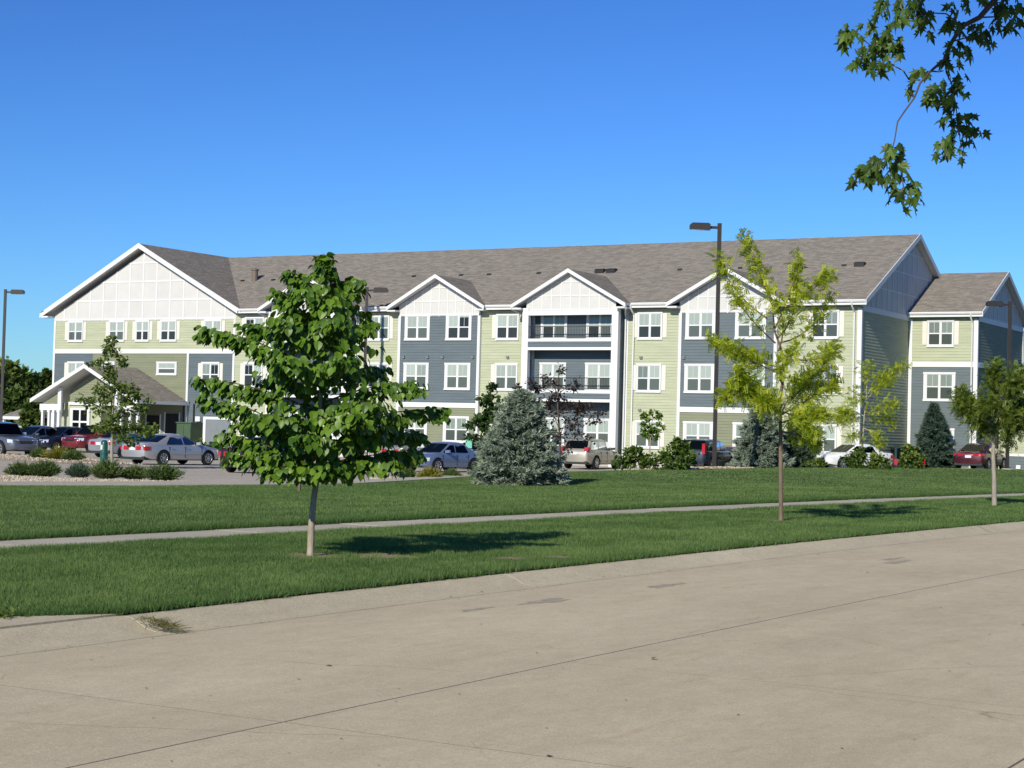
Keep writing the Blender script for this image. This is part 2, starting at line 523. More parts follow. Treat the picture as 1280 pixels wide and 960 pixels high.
def grid_mesh(name, fx, ys, us, fz, mat_, kind='structure', thick=None):
    """sheet over y rows and u in 0..1 columns: x = fx(y, u), z = fz(x, y)"""
    mb = MB()
    ny, nu = len(ys), len(us)
    for y in ys:
        for u in us:
            x = float(fx(y, u)); mb.v.append((x, float(y), float(fz(x, y))))
    for i in range(ny - 1):
        for j in range(nu - 1):
            a = i * nu + j
            mb.f.append((a, a + 1, a + nu + 1, a + nu)); mb.m.append(0)
    o = mb.build(name, mat_, smooth=40)
    o['kind'] = kind
    return o

# ------------------------------------------------------------------ ground, street, kerb, walk, lot
GROUND = mat('far_ground_grass', (0.045, 0.075, 0.022), 0.95, n=(0.3, 0.3), bump=(3, 0.5))
mb = MB(); mb.face([(-3000, -1500, -0.9), (3000, -1500, -0.9), (3000, 4000, -0.9), (-3000, 4000, -0.9)])
mb.build('ground', GROUND)['kind'] = 'structure'

ys = np.concatenate([np.arange(-20, 60, 2.0), np.arange(60, 171, 3.0)])
o = grid_mesh('parking_lot', lambda y, u: -130 + u * (lawn_edge(y) + 0.4 + 130), ys, 1 - np.linspace(1, 0, 34) ** 1.6, lambda x, y: lot_h(x, y), LOTC)
ys = np.concatenate([np.arange(-20, 70, 1.0), np.arange(70, 171, 2.0)])
lawn = grid_mesh('lawn', lambda y, u: lawn_edge(y) + u * (WX1 + bend(y) - lawn_edge(y)), ys, np.linspace(0, 1, 40), lambda x, y: lawn_h(x, y) + 0.0, SOIL)
verge = grid_mesh('verge', lambda y, u: WX0 + bend(y) + u * (KX - WX0), ys, np.linspace(0, 1, 12), lambda x, y: 0.015, SOIL)
grid_mesh('near_verge', lambda y, u: 1.75 + bend(y) + u * 60, ys, np.linspace(0, 1, 6), lambda x, y: 0.0, SOIL)

# street: a dark joint bed with concrete slabs on it
mbd = grid_mesh('road', lambda y, u: -9.43 + bend(y) + u * 10.80, ys, np.linspace(0, 1, 4), lambda x, y: -0.1004, JOINT)
road = mbd
def strip_piece(name, x0, x1, y0, y1, z, th, m, parent, gap=0.006, prof=None, gx=0.0035):
    """a concrete piece between two lines that follow the bend of the street"""
    mb = MB()
    y0 += gap; y1 -= gap
    n = max(1, int(math.ceil((y1 - y0) / 2.2)))
    sec = prof or [(x0 + gx, z - th), (x0 + gx, z - 0.003), (x0 + gx + 0.006, z), (x1 - gx - 0.006, z), (x1 - gx, z - 0.003), (x1 - gx, z - th)]
    k = len(sec)
    for i in range(n + 1):
        y = y0 + (y1 - y0) * i / n
        b = float(bend(y))
        for sx, sz in sec: mb.v.append((sx + b, y, sz))
    for i in range(n):
        for j in range(k - 1):
            a = i * k + j
            mb.f.append((a, a + 1, a + k + 1, a + k)); mb.m.append(0)
    mb.f.append(tuple(range(k))); mb.m.append(0)
    mb.f.append(tuple(range((n + 1) * k - 1, n * k - 1, -1))); mb.m.append(0)
    return mb.build(name, m, parent)
cols = [(-9.41, -6.17, [-18, -4, 8.15, 20.4, 32.6, 45, 58, 72, 90, 120, 160]),
        (-6.17, -2.35, [-18, -8, 0.2, 3.9, 8.15, 11.6, 20.4, 24.4, 32.6, 45, 58, 72, 90, 120, 160]),
        (-2.35, 1.35, [-18, -8, 0.2, 3.9, 8.15, 11.6, 20.4, 32.6, 45, 58, 72, 90, 120, 160])]
for x0, x1, js in cols:
    for a, b in zip(js, js[1:]):
        strip_piece('slab', x0, x1, a, b, -0.10, 0.03, CONC, road)
# rolled kerbs with a joint every few metres
def kerb_prof(x, sgn):
    return [(x + sgn * 0.6232, -0.135), (x + sgn * 0.6232, -0.0998), (x + sgn * 0.42, -0.108), (x + sgn * 0.30, -0.088), (x + sgn * 0.19, -0.035), (x + sgn * 0.12, -0.008), (x + sgn * 0.05, 0.0), (x, 0.0), (x, -0.3)]
kerb_root = bpy.data.objects.new('kerb', None); C.objects.link(kerb_root); kerb_root['kind'] = 'structure'
kj = [-18, -8, 2, 11.0] + [11.0 + 6.1 * i for i in range(1, 9)] + [70, 85, 105, 130, 160]
for a, b in zip(kj, kj[1:]):
    strip_piece('kerb_segment', 0, 0, a, b, 0, 0, KERBC, kerb_root, gap=0.005, prof=kerb_prof(KX, 1))
    strip_piece('kerb_segment', 0, 0, a, b, 0, 0, KERBC, kerb_root, gap=0.005, prof=list(reversed(kerb_prof(1.97, -1))))
mb = MB(); ny = 14
for i in range(ny + 1):
    yy = 6.0 + 5.0 * i / ny; fl = min(.75, (11.0 - yy) * .62) + .03 * math.sin(yy * 9)
    mb.v += [(KX - fl - .02, yy, .0172), (KX - fl * .5, yy, .0190), (KX + .010, yy, .0174), (KX + .012, yy, -.012)]
for i in range(ny):
    for j in range(3): a = i * 4 + j; mb.f.append((a, a + 1, a + 5, a + 4)); mb.m.append(0)
mb.build('kerb_apron', KERBC, kerb_root)
walk_root = bpy.data.objects.new('sidewalk', None); C.objects.link(walk_root); walk_root['kind'] = 'structure'
y = -10.0
while y < 150:
    st = 1.52 if y < 62 else 6.08
    strip_piece('walk_slab', WX1, WX0, y, y + st, 0.03 + random.uniform(-0.003, 0.003), 0.10, WALKC, walk_root, gap=0.005)
    y += st
# lot kerb along the lawn edge
lk = bpy.data.objects.new('lot_kerb', None); C.objects.link(lk); lk['kind'] = 'structure'
def edge_piece(name, y0, y1, off0, off1, zt, zb, m, parent, n=4):
    mb = MB(); k = 4
    for i in range(n + 1):
        y = y0 + (y1 - y0) * i / n
        e = float(lawn_edge(y)); g = float(lawn_h(e, y))
        for ox, oz in ((off0, zb), (off0 + 0.02, zt), (off1 - 0.02, zt), (off1, zb)):
            mb.v.append((e + ox, y, g + oz))
    for i in range(n):
        for j in range(3):
            a = i * k + j
            mb.f.append((a, a + 1, a + k + 1, a + k)); mb.m.append(0)
    mb.f.append((0, 1, 2, 3)); mb.m.append(0); b = n * k
    mb.f.append((b + 3, b + 2, b + 1, b)); mb.m.append(0)
    return mb.build(name, m, parent)
y = 18.0
while y < 120:
    edge_piece('lot_kerb_segment', y + 0.005, y + 2.995, -float(np.interp(y, [42, 49], [2.5, 0.95])), 0.0, 0.035, -0.35, WALKC, lk)
    y += 3.0

# ------------------------------------------------------------------ grass
GRASS = leaf_mat('grass_blades', (0.038, 0.098, 0.022), (0.255, 0.350, 0.112), trans=0.35, rough=0.55, spec=0.25)
def blades(name, xs, ys_, zs, hgt, wid, edge_dark=None):
    n = len(xs)
    a = rng.uniform(0, 2 * math.pi, n)
    h = hgt * rng.uniform(0.6, 1.25, n)
    wd = wid * rng.uniform(0.7, 1.3, n)
    lean = h * rng.uniform(0.1, 0.85, n)
    la = rng.uniform(0, 2 * math.pi, n)
    P = np.stack([xs, ys_, zs], 1)
    side = np.stack([np.cos(a), np.sin(a), 0 * a], 1) * (wd / 2)[:, None]
    tip = P + np.stack([np.cos(la) * lean, np.sin(la) * lean, np.sqrt(np.maximum(h * h - lean * lean * 0.8, 1e-6))], 1)
    V = np.stack([P - side, P + side, tip], 1).reshape(-1, 3)
    cl = 0.5 + 0.5 * np.sin(xs * 1.7 + 2.1 * np.sin(ys_ * 0.9)) * np.cos(ys_ * 1.3 + 1.7 * np.sin(xs * 1.1))
    big = 0.5 + 0.5 * np.sin(xs * 0.45 + np.sin(ys_ * 0.31) * 2) * np.sin(ys_ * 0.37 + 1)
    hsh = np.abs(np.sin(np.floor(xs / .11 + .4 * np.sin(ys_ * 5)) * 12.9898 + np.floor(ys_ / .13 + .4 * np.sin(xs * 6)) * 78.233) * 43758.5453) % 1.0
    hs2 = np.abs(np.sin(np.floor(xs / .34 + .3 * ys_) * 39.346 + np.floor(ys_ / .41 - .2 * xs) * 11.135) * 24634.6345) % 1.0
    stripe = 0.045 * np.sign(np.sin((xs - bend(ys_)) * 2 * math.pi / 1.25))
    worn = 0.30 * np.clip(np.sin(xs * 0.83 + 1.3 * np.sin(ys_ * 0.41)) * np.sin(ys_ * 0.57 + 2.1 * np.sin(xs * 0.23)) - 0.55, 0, 1)
    base = np.clip(0.06 + 0.20 * hsh + 0.10 * hs2 + stripe + worn + 0.22 * cl + 0.18 * big + rng.normal(0, 0.21, n), 0, 1)
    if edge_dark is not None: base = base * (1 - 0.6 * edge_dark)  # blades take a darker tint along the walk and kerb edges
    dry = rng.uniform(0, 1, n) < 0.015
    base[dry] = 1.0
    t = np.stack([base * 0.55, base * 0.55, np.clip(base * 1.25, 0, 1)], 1).ravel()
    return np_mesh(name, V, 3, GRASS, t)
BARE = [(-12.7, 17.35, 0.52), (-12.2, 17.95, 0.52), (-12.34, 31.7, 0.42), (-13.2, 45.4, 0.3), (-10.9, 18.9, 0.28), (-10.6, 19.6, 0.22)]
def flare(y): return np.clip((11.0 - np.asarray(y, float)) * 0.62, 0, 0.75)
def bare_mask(x, y):
    k = x < KX + bend(y) - flare(y) + 0.06
    for bx, by, br in BARE:
        d = np.hypot((x - bx) * 1.0, (y - by) * 1.0)
        k &= ~((d < br * (0.75 + 0.25 * np.sin(7 * np.arctan2(y - by, x - bx)))) & (rng.uniform(0, 1, len(x)) < 0.88))
    return k
def scatter_verge(y0, y1, dens):
    n = int((KX - WX0) * (y1 - y0) * dens)
    y = rng.uniform(y0, y1, n); u = rng.uniform(-0.01, 1.004, n)
    x = WX0 + bend(y) + u * (KX - WX0)
    k = bare_mask(x, y)
    return x[k], y[k]
gv = []
for y0, y1, d, wv in ((4, 8.5, 400, .010), (8.5, 13, 6400, .0060), (13, 22, 5200, .0062), (22, 34, 2900, .0085), (34, 60, 1150, .015), (60, 120, 220, .04)):
    x, y = scatter_verge(y0, y1, d)
    gv.append((x, y, np.full(len(x), wv)))
for y0, y1, d in ((8.5, 22, 420), (22, 60, 150)):
    n = int((y1 - y0) * d)
    y = rng.uniform(y0, y1, n)
    k = np.sin(y * 3.1) + np.sin(y * 7.7 + 1) + np.sin(y * 1.3) > rng.uniform(-2.2, 1.6, n)
    y = y[k]; x = KX + bend(y) - flare(y) + np.abs(rng.normal(0, 0.035, len(y))) - 0.01
    gv.append((x, y, np.full(len(y), 0.0075 if y0 < 20 else 0.014)))
x = np.concatenate([g[0] for g in gv]); y = np.concatenate([g[1] for g in gv]); wv = np.concatenate([g[2] for g in gv])
patch = 0.058 + 0.014 * np.sin(x * 2.3 + y) * np.sin(y * 1.9)
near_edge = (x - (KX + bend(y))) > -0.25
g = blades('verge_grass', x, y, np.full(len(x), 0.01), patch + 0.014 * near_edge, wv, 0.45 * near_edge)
tag(g, kind='stuff')
tag(g, 'mown green grass on the strip between kerb and sidewalk', 'grass')
gv = []
for y0, y1, d, wv in ((12, 26, 1900, .009), (26, 40, 1400, .0115), (40, 56, 760, .017), (56, 80, 330, .03), (80, 125, 150, .045)):
    n = int(15.5 * (y1 - y0) * d)
    y = rng.uniform(y0, y1, n); u = rng.uniform(0, 1.004, n)
    x0 = lawn_edge(y); x1 = WX1 + bend(y)
    x = x0 + u * (x1 - x0)
    gv.append((x, y, np.full(n, wv)))
    # a thick uncut fringe beside the walk
    n = int((y1 - y0) * d * 0.55)
    y = rng.uniform(y0, y1, n)
    x = WX1 + bend(y) - np.abs(rng.normal(0, 0.16, n)) + 0.03
    gv.append((x, y, np.full(n, wv)))
x = np.concatenate([g[0] for g in gv]); y = np.concatenate([g[1] for g in gv]); wv = np.concatenate([g[2] for g in gv])
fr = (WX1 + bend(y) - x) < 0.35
# mulch patch on the rise stays bare
mk = ~((((x + 31.0) / 2.1) ** 2 + ((y - 69.0) / 5.5) ** 2) < 1.0)
x, y, wv, fr = x[mk], y[mk], wv[mk], fr[mk]
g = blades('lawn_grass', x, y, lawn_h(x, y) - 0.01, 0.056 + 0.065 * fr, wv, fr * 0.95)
tag(g, 'wide mown lawn rising from the sidewalk to the parking lot', 'lawn', kind='stuff')

# ------------------------------------------------------------------ gravel beds at the lot edge
GRAVEL = mat('tan_gravel_bed', (0.34, 0.27, 0.20), 0.95, n=(9, 0.3), bump=(18, 0.8))
PEBB = leaf_mat('gravel_stones', (0.28, 0.22, 0.15), (0.56, 0.505, 0.41), trans=0.0, rough=0.9)
MULCH = mat('tan_mulch', (0.30, 0.21, 0.12), 0.95, n=(9, 0.35), bump=(18, 0.8))
def bed(name, poly, zoff, m, label, stones=0, size=0.06):
    """bed polygon (x, y) laid just above the ground, with loose stones on it"""
    cx = sum(p[0] for p in poly) / len(poly); cy = sum(p[1] for p in poly) / len(poly)
    mb = MB(); R = 6
    rings = []
    for r in range(R + 1):
        f = 1 - r / R * 0.97
        rings.append(len(mb.v))
        for px, py in poly:
            x, y = cx + (px - cx) * f, cy + (py - cy) * f
            mb.v.append((x, y, ground(x, y) + (zoff + 0.05 * min(1, r / 2) if r else -0.04)))
    n = len(poly)
    for a, b in zip(rings, rings[1:]):
        for q in range(n):
            mb.f.append((a + q, a + (q + 1) % n, b + (q + 1) % n, b + q)); mb.m.append(0)
    mb.f.append(tuple(rings[-1] + q for q in range(n))); mb.m.append(0)
    o = mb.build(name, m, smooth=50); o['kind'] = 'structure'
    if stones:
        V = []; T = []
        ang = np.array([0, 2.1, 4.2])
        for _ in range(stones):
            f = math.sqrt(random.random()) * 0.99; k = random.random() * n; i = int(k); t = k - i
            ex = poly[i][0] * (1 - t) + poly[(i + 1) % n][0] * t; ey = poly[i][1] * (1 - t) + poly[(i + 1) % n][1] * t
            x, y = cx + (ex - cx) * f, cy + (ey - cy) * f
            z = ground(x, y) + zoff + 0.03 + (0.03 if f < 0.7 else 0)
            s = size * random.uniform(0.5, 1.3); a0 = random.random() * 6
            b = [(x + math.cos(a0 + a) * s, y + math.sin(a0 + a) * s, z - 0.02) for a in ang]
            tp = (x + random.uniform(-.3, .3) * s, y + random.uniform(-.3, .3) * s, z + s * 0.6)
            tt = random.random()
            for q in range(3):
                V += [b[q], b[(q + 1) % 3], tp]; T += [tt] * 3
        g = np_mesh(name + '_stones', np.array(V), 3, PEBB, T)
        tag(g, label, 'gravel', kind='stuff')
    return o
def edge_pt(y, off): return (float(lawn_edge(y)) + off, y)
bed('gravel_bed', [edge_pt(26, -2.4), edge_pt(31, -2.4), edge_pt(35, -2.4), edge_pt(38, -2.4), edge_pt(41.0, -2.5), (-34.4, 42.2), (-36.0, 42.0), (-38.0, 40.5), (-41.5, 40.2), (-44, 38.6), (-46, 34)], 0.05, GRAVEL,
    'tan river gravel around the junipers on the near side of the lot', 5600, 0.05)
bed('gravel_bed', [edge_pt(46.5, -.9), edge_pt(50, -.9), edge_pt(54, -.9), edge_pt(58, -.9), edge_pt(62, -.9), (-37.3, 62.5), (-37.8, 58), (-36.5, 53), (-34.2, 49)], 0.05, GRAVEL,
    'tan gravel in the curved bed beside the large blue spruce', 3200, 0.05)
bed('gravel_bed', [(-52, 58.2), (-54, 56.0), (-60, 57.0), (-66, 61), (-68, 64), (-66, 65.6), (-61, 63.6), (-56, 60.6)], 0.06, GRAVEL,
    'tan gravel in the planted island with the young maple', 1600, 0.055)
bed('mulch_bed', [(-31.0 + 2.1 * math.cos(a), 69 + 5.5 * math.sin(a)) for a in np.linspace(0, 2 * math.pi, 18)[:-1]], 0.03, MULCH,
    'tan mulch patch on the lawn rise', 800, 0.05)
# straw ring of bare soil round the young street tree
TW = mat('dry_straw_soil', (0.30, 0.23, 0.14), 0.95, n=(25, 0.35), bump=(60, 0.8))
mb = MB()
for bx, by, br in BARE:
    pts = [(bx + br * (0.85 + 0.2 * math.sin(3 * a + bx) + 0.1 * math.sin(7 * a)) * math.cos(a), by + br * (0.85 + 0.2 * math.sin(3 * a + bx) + 0.1 * math.sin(7 * a)) * math.sin(a), 0.032) for a in np.linspace(0, 2 * math.pi, 20)[:-1]]
    mb.face(pts)
o = mb.build('bare_soil', TW); o['kind'] = 'structure'

# ------------------------------------------------------------------ apartment building
YF = 92.68                                   # main facade plane
BO = Vector((-61.0, YF, 0))
bld = empty('apartment_building', 'long three storey apartment building with green and slate siding and brown shingle roofs', 'building', BO)
def bpart(mb, name, mats, parent=None, smooth=None):
    """a part of the building (or a piece of one of its parts), vertices given in world coordinates"""
    return mb.build(name, mats, parent or bld, origin=BO, smooth=smooth)
def wall(u0, u1, z0, z1, y, m, name='siding_wall', plane='front'):
    mb = MB(); P = [(u0, z0), (u1, z0), (u1, z1), (u0, z1)]
    if plane == 'front': siding(mb, P, (0, y, 0), X_, FRONT)
    else: siding(mb, P, (y, 0, 0), Y_, RIGHT)
    return bpart(mb, name, m)
GZ = -0.80
core = MB()                                  # the solid building volume just behind the siding
core.box(-91.55, -75.09, YF + .03, 111, GZ, 8.8)
core.box(-75.09, -31.68, YF + .03, 110.6, GZ, 9.0)
core.box(-31.68, -27.62, 101.2, 111.6, GZ, 8.8)
bpart(core, 'core_wall', OLIVE)
fd = MB()
for x0, x1, yy in ((-91.6, -31.62, YF - 0.035),):
    fd.box(x0, x1, yy, yy + 0.1, GZ, 0.18)
fd.box(-31.66, -31.60, YF, 101.2, GZ, 0.18)
fd.box(-31.6, -27.55, 101.13, 101.2, GZ, 0.18)
fd.box(-27.6, -27.53, 101.2, 111.7, GZ, 0.18)
bpart(fd, 'foundation', FOUND)
# facade zones
Z0, ZT = 0.15, 8.95
wall(-91.58, -75.05, 6.45, 8.62, YF, LGREEN)
wall(-91.58, -87.80, Z0, 6.45, YF, SLATE)
wall(-87.80, -79.10, Z0, 6.45, YF, OLIVE)
wall(-79.10, -75.10, Z0, 6.45, YF, SLATE)
wall(-75.05, -71.65, Z0, ZT, YF, LGREEN)
wall(-71.65, -65.15, Z0, ZT, YF, SLATE)
wall(-65.15, -61.85, Z0, ZT, YF, LGREEN)
wall(-55.85, -52.35, Z0, ZT, YF, LGREEN)
wall(-52.35, -45.95, Z0, ZT, YF, SLATE)
wall(-45.95, -42.45, Z0, ZT, YF, LGREEN)
wall(-36.45, -31.64, Z0, ZT, YF, LGREEN)
wall(YF, 101.17, Z0, 8.86, -31.64, LGREEN, plane='right')
wall(101.17, 111.7, 6.2, 8.82, -27.58, OLIVE, plane='right')
wall(101.17, 111.7, Z0, 6.0, -27.58, SLATE, plane='right')
wall(-31.64, -27.58, 6.2, 8.95, 101.17, LGREEN)
wall(-31.64, -27.58, Z0, 6.0, 101.17, SLATE)
BP = 0.16                                    # the two slate bays stand this far out
for x0, x1 in ((-61.85, -55.85), (-42.45, -36.45)):
    b = MB(); b.box(x0 + .02, x1 - .02, YF - BP + .03, YF, GZ, 8.9); bpart(b, 'bay_core', FOUND)
    wall(x0, x1, 3.2, 8.75, YF - BP, SLATE)
    wall(x0, x1, Z0, 3.05, YF - BP, OLIVE)

def board(p0, size, name='trim_board', m=WHITE, parent=None):
    mb = MB(); mb.box(p0[0], p0[0] + size[0], p0[1], p0[1] + size[1], p0[2], p0[2] + size[2])
    return bpart(mb, name, m, parent)
def vtrim(x, y, z0, z1, wd=0.17, d=0.055):
    return board((x - wd / 2, y - d, z0), (wd, d, z1 - z0), 'corner_board')
def htrim(x0, x1, y, z0, z1, d=0.06):
    return board((x0, y - d, z0), (x1 - x0, d, z1 - z0), 'band_board')
# left wing trim
vtrim(-91.50, YF, GZ + .5, 8.62); vtrim(-79.10, YF, 0.1, 6.32); vtrim(-75.14, YF, 0.1, 8.6)
htrim(-91.41, -75.23, YF, 6.32, 6.62, 0.07)
vtrim(-71.73, YF, 0.1, ZT); vtrim(-65.06, YF, 0.1, ZT)
vtrim(-52.44, YF, 0.1, ZT); vtrim(-45.86, YF, 0.1, ZT)
for x0, x1 in ((-61.85, -55.85), (-42.45, -36.45)):
    vtrim(x0 + 0.08, YF - BP, 0.1, 8.72); vtrim(x1 - 0.08, YF - BP, 0.1, 8.72)
    for xx in (x0 - 0.012, x1 + 0.012): board((xx - 0.012, YF - BP - 0.055, 0.1), (0.024, BP + 0.03, 8.62), 'corner_board')
    htrim(x0 + 0.165, x1 - 0.165, YF - BP, 2.97, 3.27, 0.07)
# right end corner, wing corners
board((-31.84, YF - 0.055, 0.1), (0.20, 0.055, 8.75), 'corner_board')
board((-31.64, YF - 0.055, 0.1), (0.055, 0.20, 8.72), 'corner_board')
board((-31.585, 101.115, 0.1), (0.19, 0.055, 8.75), 'corner_board')
board((-27.76, 101.115, 0.1), (0.18, 0.055, 8.75), 'corner_board')
board((-27.58, 101.115, 0.1), (0.055, 0.19, 8.66), 'corner_board')
board((-27.58, 111.5, 0.1), (0.055, 0.19, 8.66), 'corner_board')
htrim(-31.39, -27.76, 101.17, 6.0, 6.3, 0.07)
board((-27.58, 101.31, 6.0), (0.06, 10.19, 0.3), 'band_board')
board((-31.64, YF + 0.15, 8.70), (0.06, 8.28, 0.26), 'frieze_board')
board((-27.58, 101.31, 8.66), (0.06, 10.2, 0.26), 'frieze_board')

# ---- windows
WMESH = {}
def wmesh(key, fn, mats):
    if key not in WMESH:
        mb = MB(); fn(mb)
        me = bpy.data.meshes.new(key[0])
        me.from_pydata(mb.v, [], mb.f)
        for m in (mats if isinstance(mats, (list, tuple)) else [mats]): me.materials.append(m)
        if any(mb.m): me.polygons.foreach_set('material_index', mb.m)
        WMESH[key] = me
    return WMESH[key]
def window(xc, zb, wd, ht, y=YF, tr=0.15, units=2, shut='', style=None, parent=None, base=None, tv=0.115, ml=0.025):
    """white-trimmed double-hung window; (xc, zb) bottom centre of its trim; y = wall plane"""
    def frame(mb):
        mb.box(-wd / 2, -wd / 2 + tr, -0.075, 0, tv, ht - tv)
        mb.box(wd / 2 - tr, wd / 2, -0.075, 0, tv, ht - tv)
        mb.box(-wd / 2 - 0.02, wd / 2 + 0.02, -0.095, 0, ht - tv, ht)
        mb.box(-wd / 2 - 0.02, wd / 2 + 0.02, -0.10, 0, 0, tv)
        if units == 2: mb.box(-ml, ml, -0.07, 0, tv, ht - tv)
    wo_ = link('window', wmesh(('window', wd, ht, tr, units), frame, WHITE), parent or bld, Vector((xc, y, zb)) - (base or BO))
    iw = (wd - 2 * tr - (2 * ml if units == 2 else 0)) / units
    h = ht - 2 * tv
    for k in range(units):
        ux = (-1 if k == 0 else 1) * (ml + iw / 2) if units == 2 else 0
        def sash(mb):
            b = 0.042
            mb.box(-iw / 2, -iw / 2 + b, -0.058, -0.03, 0, h); mb.box(iw / 2 - b, iw / 2, -0.058, -0.03, 0, h)
            mb.box(-iw / 2 + b, iw / 2 - b, -0.058, -0.03, 0, b); mb.box(-iw / 2 + b, iw / 2 - b, -0.058, -0.03, h - b, h)
            mb.box(-iw / 2 + b, iw / 2 - b, -0.062, -0.03, h * 0.5 - 0.035, h * 0.5 + 0.035)
            mb.box(-0.009, 0.009, -0.052, -0.044, h * 0.5 + 0.035, h - b)
        link('sash', wmesh(('sash', iw, h), sash, WHITE), wo_, (ux, 0, tv))
        def pane(lo):
            z0, z1 = (0.05, h * 0.5 - 0.035) if lo else (h * 0.5 + 0.035, h - 0.05)
            return lambda mb: mb.face([(-iw / 2 + .05, -0.043, z0), (iw / 2 - .05, -0.043, z0), (iw / 2 - .05, -0.043, z1), (-iw / 2 + .05, -0.043, z1)])
        link('pane', wmesh(('pane', iw, h, 1), pane(True), SCREEN), wo_, (ux, 0, tv))
        link('pane', wmesh(('pane', iw, h, 0), pane(False), GLASS), wo_, (ux, 0, tv))
        st = style or random.choices(['full', 'half', 'grey', 'open'], [0.42, 0.25, 0.23, 0.1])[0]
        if isinstance(st, (list, tuple)): st = st[k]
        zc_ = {'full': 0.03, 'half': h * 0.5, 'grey': 0.03, 'open': h * 0.93}[st]
        bm = BLIND2 if st == 'grey' else BLIND
        link('blind', wmesh(('blind', iw, h, zc_, bm.name), lambda mb: mb.box(-iw / 2 + .01, iw / 2 - .01, -0.036, -0.030, zc_, h), bm), wo_, (ux, 0, tv))
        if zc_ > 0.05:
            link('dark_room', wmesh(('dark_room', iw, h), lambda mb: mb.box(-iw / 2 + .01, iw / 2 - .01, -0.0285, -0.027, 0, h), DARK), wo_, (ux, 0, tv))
    for s_ in shut:
        sw = 0.27
        def shutter(mb):
            mb.box(-sw / 2, sw / 2, -0.055, 0, 0.0, ht - 0.22)
            for q in (0.0, 1.0):
                z0 = 0.08 + q * (ht - 0.22) * 0.5
                mb.box(-sw / 2 + .05, sw / 2 - .05, -0.062, -0.05, z0, z0 + (ht - 0.22) * 0.5 - 0.14)
        so = link('shutter', wmesh(('shutter', ht), shutter, CREAM), wo_, ((-1 if s_ == 'L' else 1) * (wd / 2 + 0.02 + sw / 2 + 0.004), 0, 0.14))
    return wo_
H3 = (7.14, 1.64); H2 = (4.06, 1.69); H1 = (0.80, 1.65)
for (x, wd, sh) in ((-89.50, 1.42, 'LR'), (-85.62, 1.42, 'LR'), (-83.25, 1.22, 'LR'), (-80.90, 1.42, 'LR'), (-77.0, 1.5, 'LR')):
    window(x, 7.13, wd, 1.5, tr=0.06, shut=sh, style='half' if x in (-83.25, -80.9) else 'full')
window(-89.35, H2[0], 1.6, H2[1], tr=0.07, shut='L', style='full')
window(-77.1, H2[0], 1.55, H2[1], tr=0.07, shut='LR', style=['grey', 'open'])
window(-80.95, 4.82, 1.80, 0.94, units=1, style='full')
window(-86.6, 4.82, 1.80, 0.94, units=1, style='full')
bays = {0: [(-60.43, -57.38)], 1: [(-41.1, -38.03)]}
sty = {(-60.43, 3): 'full', (-57.38, 3): ['half', 'open'], (-57.38, 2): 'full', (-57.38, 1): ['grey', 'grey'], (-60.43, 1): 'full',
       (-41.1, 3): 'full', (-38.03, 3): 'full', (-41.1, 2): 'full', (-38.03, 2): 'full', (-41.1, 1): 'full'}
for x in (-60.43, -57.38, -41.1, -38.03):
    for fl, (z, h) in ((3, H3), (2, H2), (1, H1)):
        window(x, z, 1.86, h, y=YF - BP, tr=0.165, style=sty.get((x, fl)))
for x, sh in ((-73.45, 'LR'), (-63.45, 'LR'), (-53.98, 'L'), (-44.38, 'LR'), (-33.68, 'LR')):
    for fl, (z, h) in ((3, H3), (2, H2), (1, H1)):
        st = {(-53.98, 3): ['half', 'half'], (-44.38, 2): ['grey', 'full'], (-33.68, 2): ['full', 'grey']}.get((x, fl))
        window(x, z, 1.58, h, tr=0.06, shut=sh, style=st)
for dx in (-68.4, -49.2):
    for ox in (-1.55, 1.55):
        for fl, (z, h) in ((3, H3), (2, H2), (1, H1)):
            window(dx + ox, z, 1.80, h + 0.05, tr=0.14, style='full' if fl < 3 else ['half', 'full'])
window(-29.72, 7.16, 1.56, 1.60, y=101.17, tr=0.06, shut='LR', style='grey')
window(-29.73, 4.00, 1.88, 1.70, y=101.17, tr=0.165, style='grey')
window(-29.73, 0.80, 1.88, 1.65, y=101.17, tr=0.165, style='full')
# small exhaust hoods between the storeys
hm = MB(); hm.box(-0.09, 0.09, -0.13, 0, 0, 0.05); hm.box(-0.09, 0.09, -0.09, 0, -0.09, 0)
hood = bpy.data.meshes.new('wall_vent'); hood.from_pydata(hm.v, [], hm.f); hood.materials.append(mat('grey_vent', (0.20, 0.22, 0.23), 0.6))
for x, z, y in ((-61.4, 6.12, YF - BP), (-59.6, 6.12, YF - BP), (-58.5, 6.12, YF - BP), (-56.3, 6.12, YF - BP), (-53.9, 6.12, YF), (-44.9, 6.12, YF), (-42.1, 6.12, YF - BP), (-38.9, 6.12, YF - BP),
                (-44.9, 3.05, YF), (-78.9, 3.0, YF), (-75.9, 2.75, YF), (-40.0, 3.12, YF - BP - .07)):
    link('wall_vent', hood, bld, Vector((x, y - .02, z)) - BO)

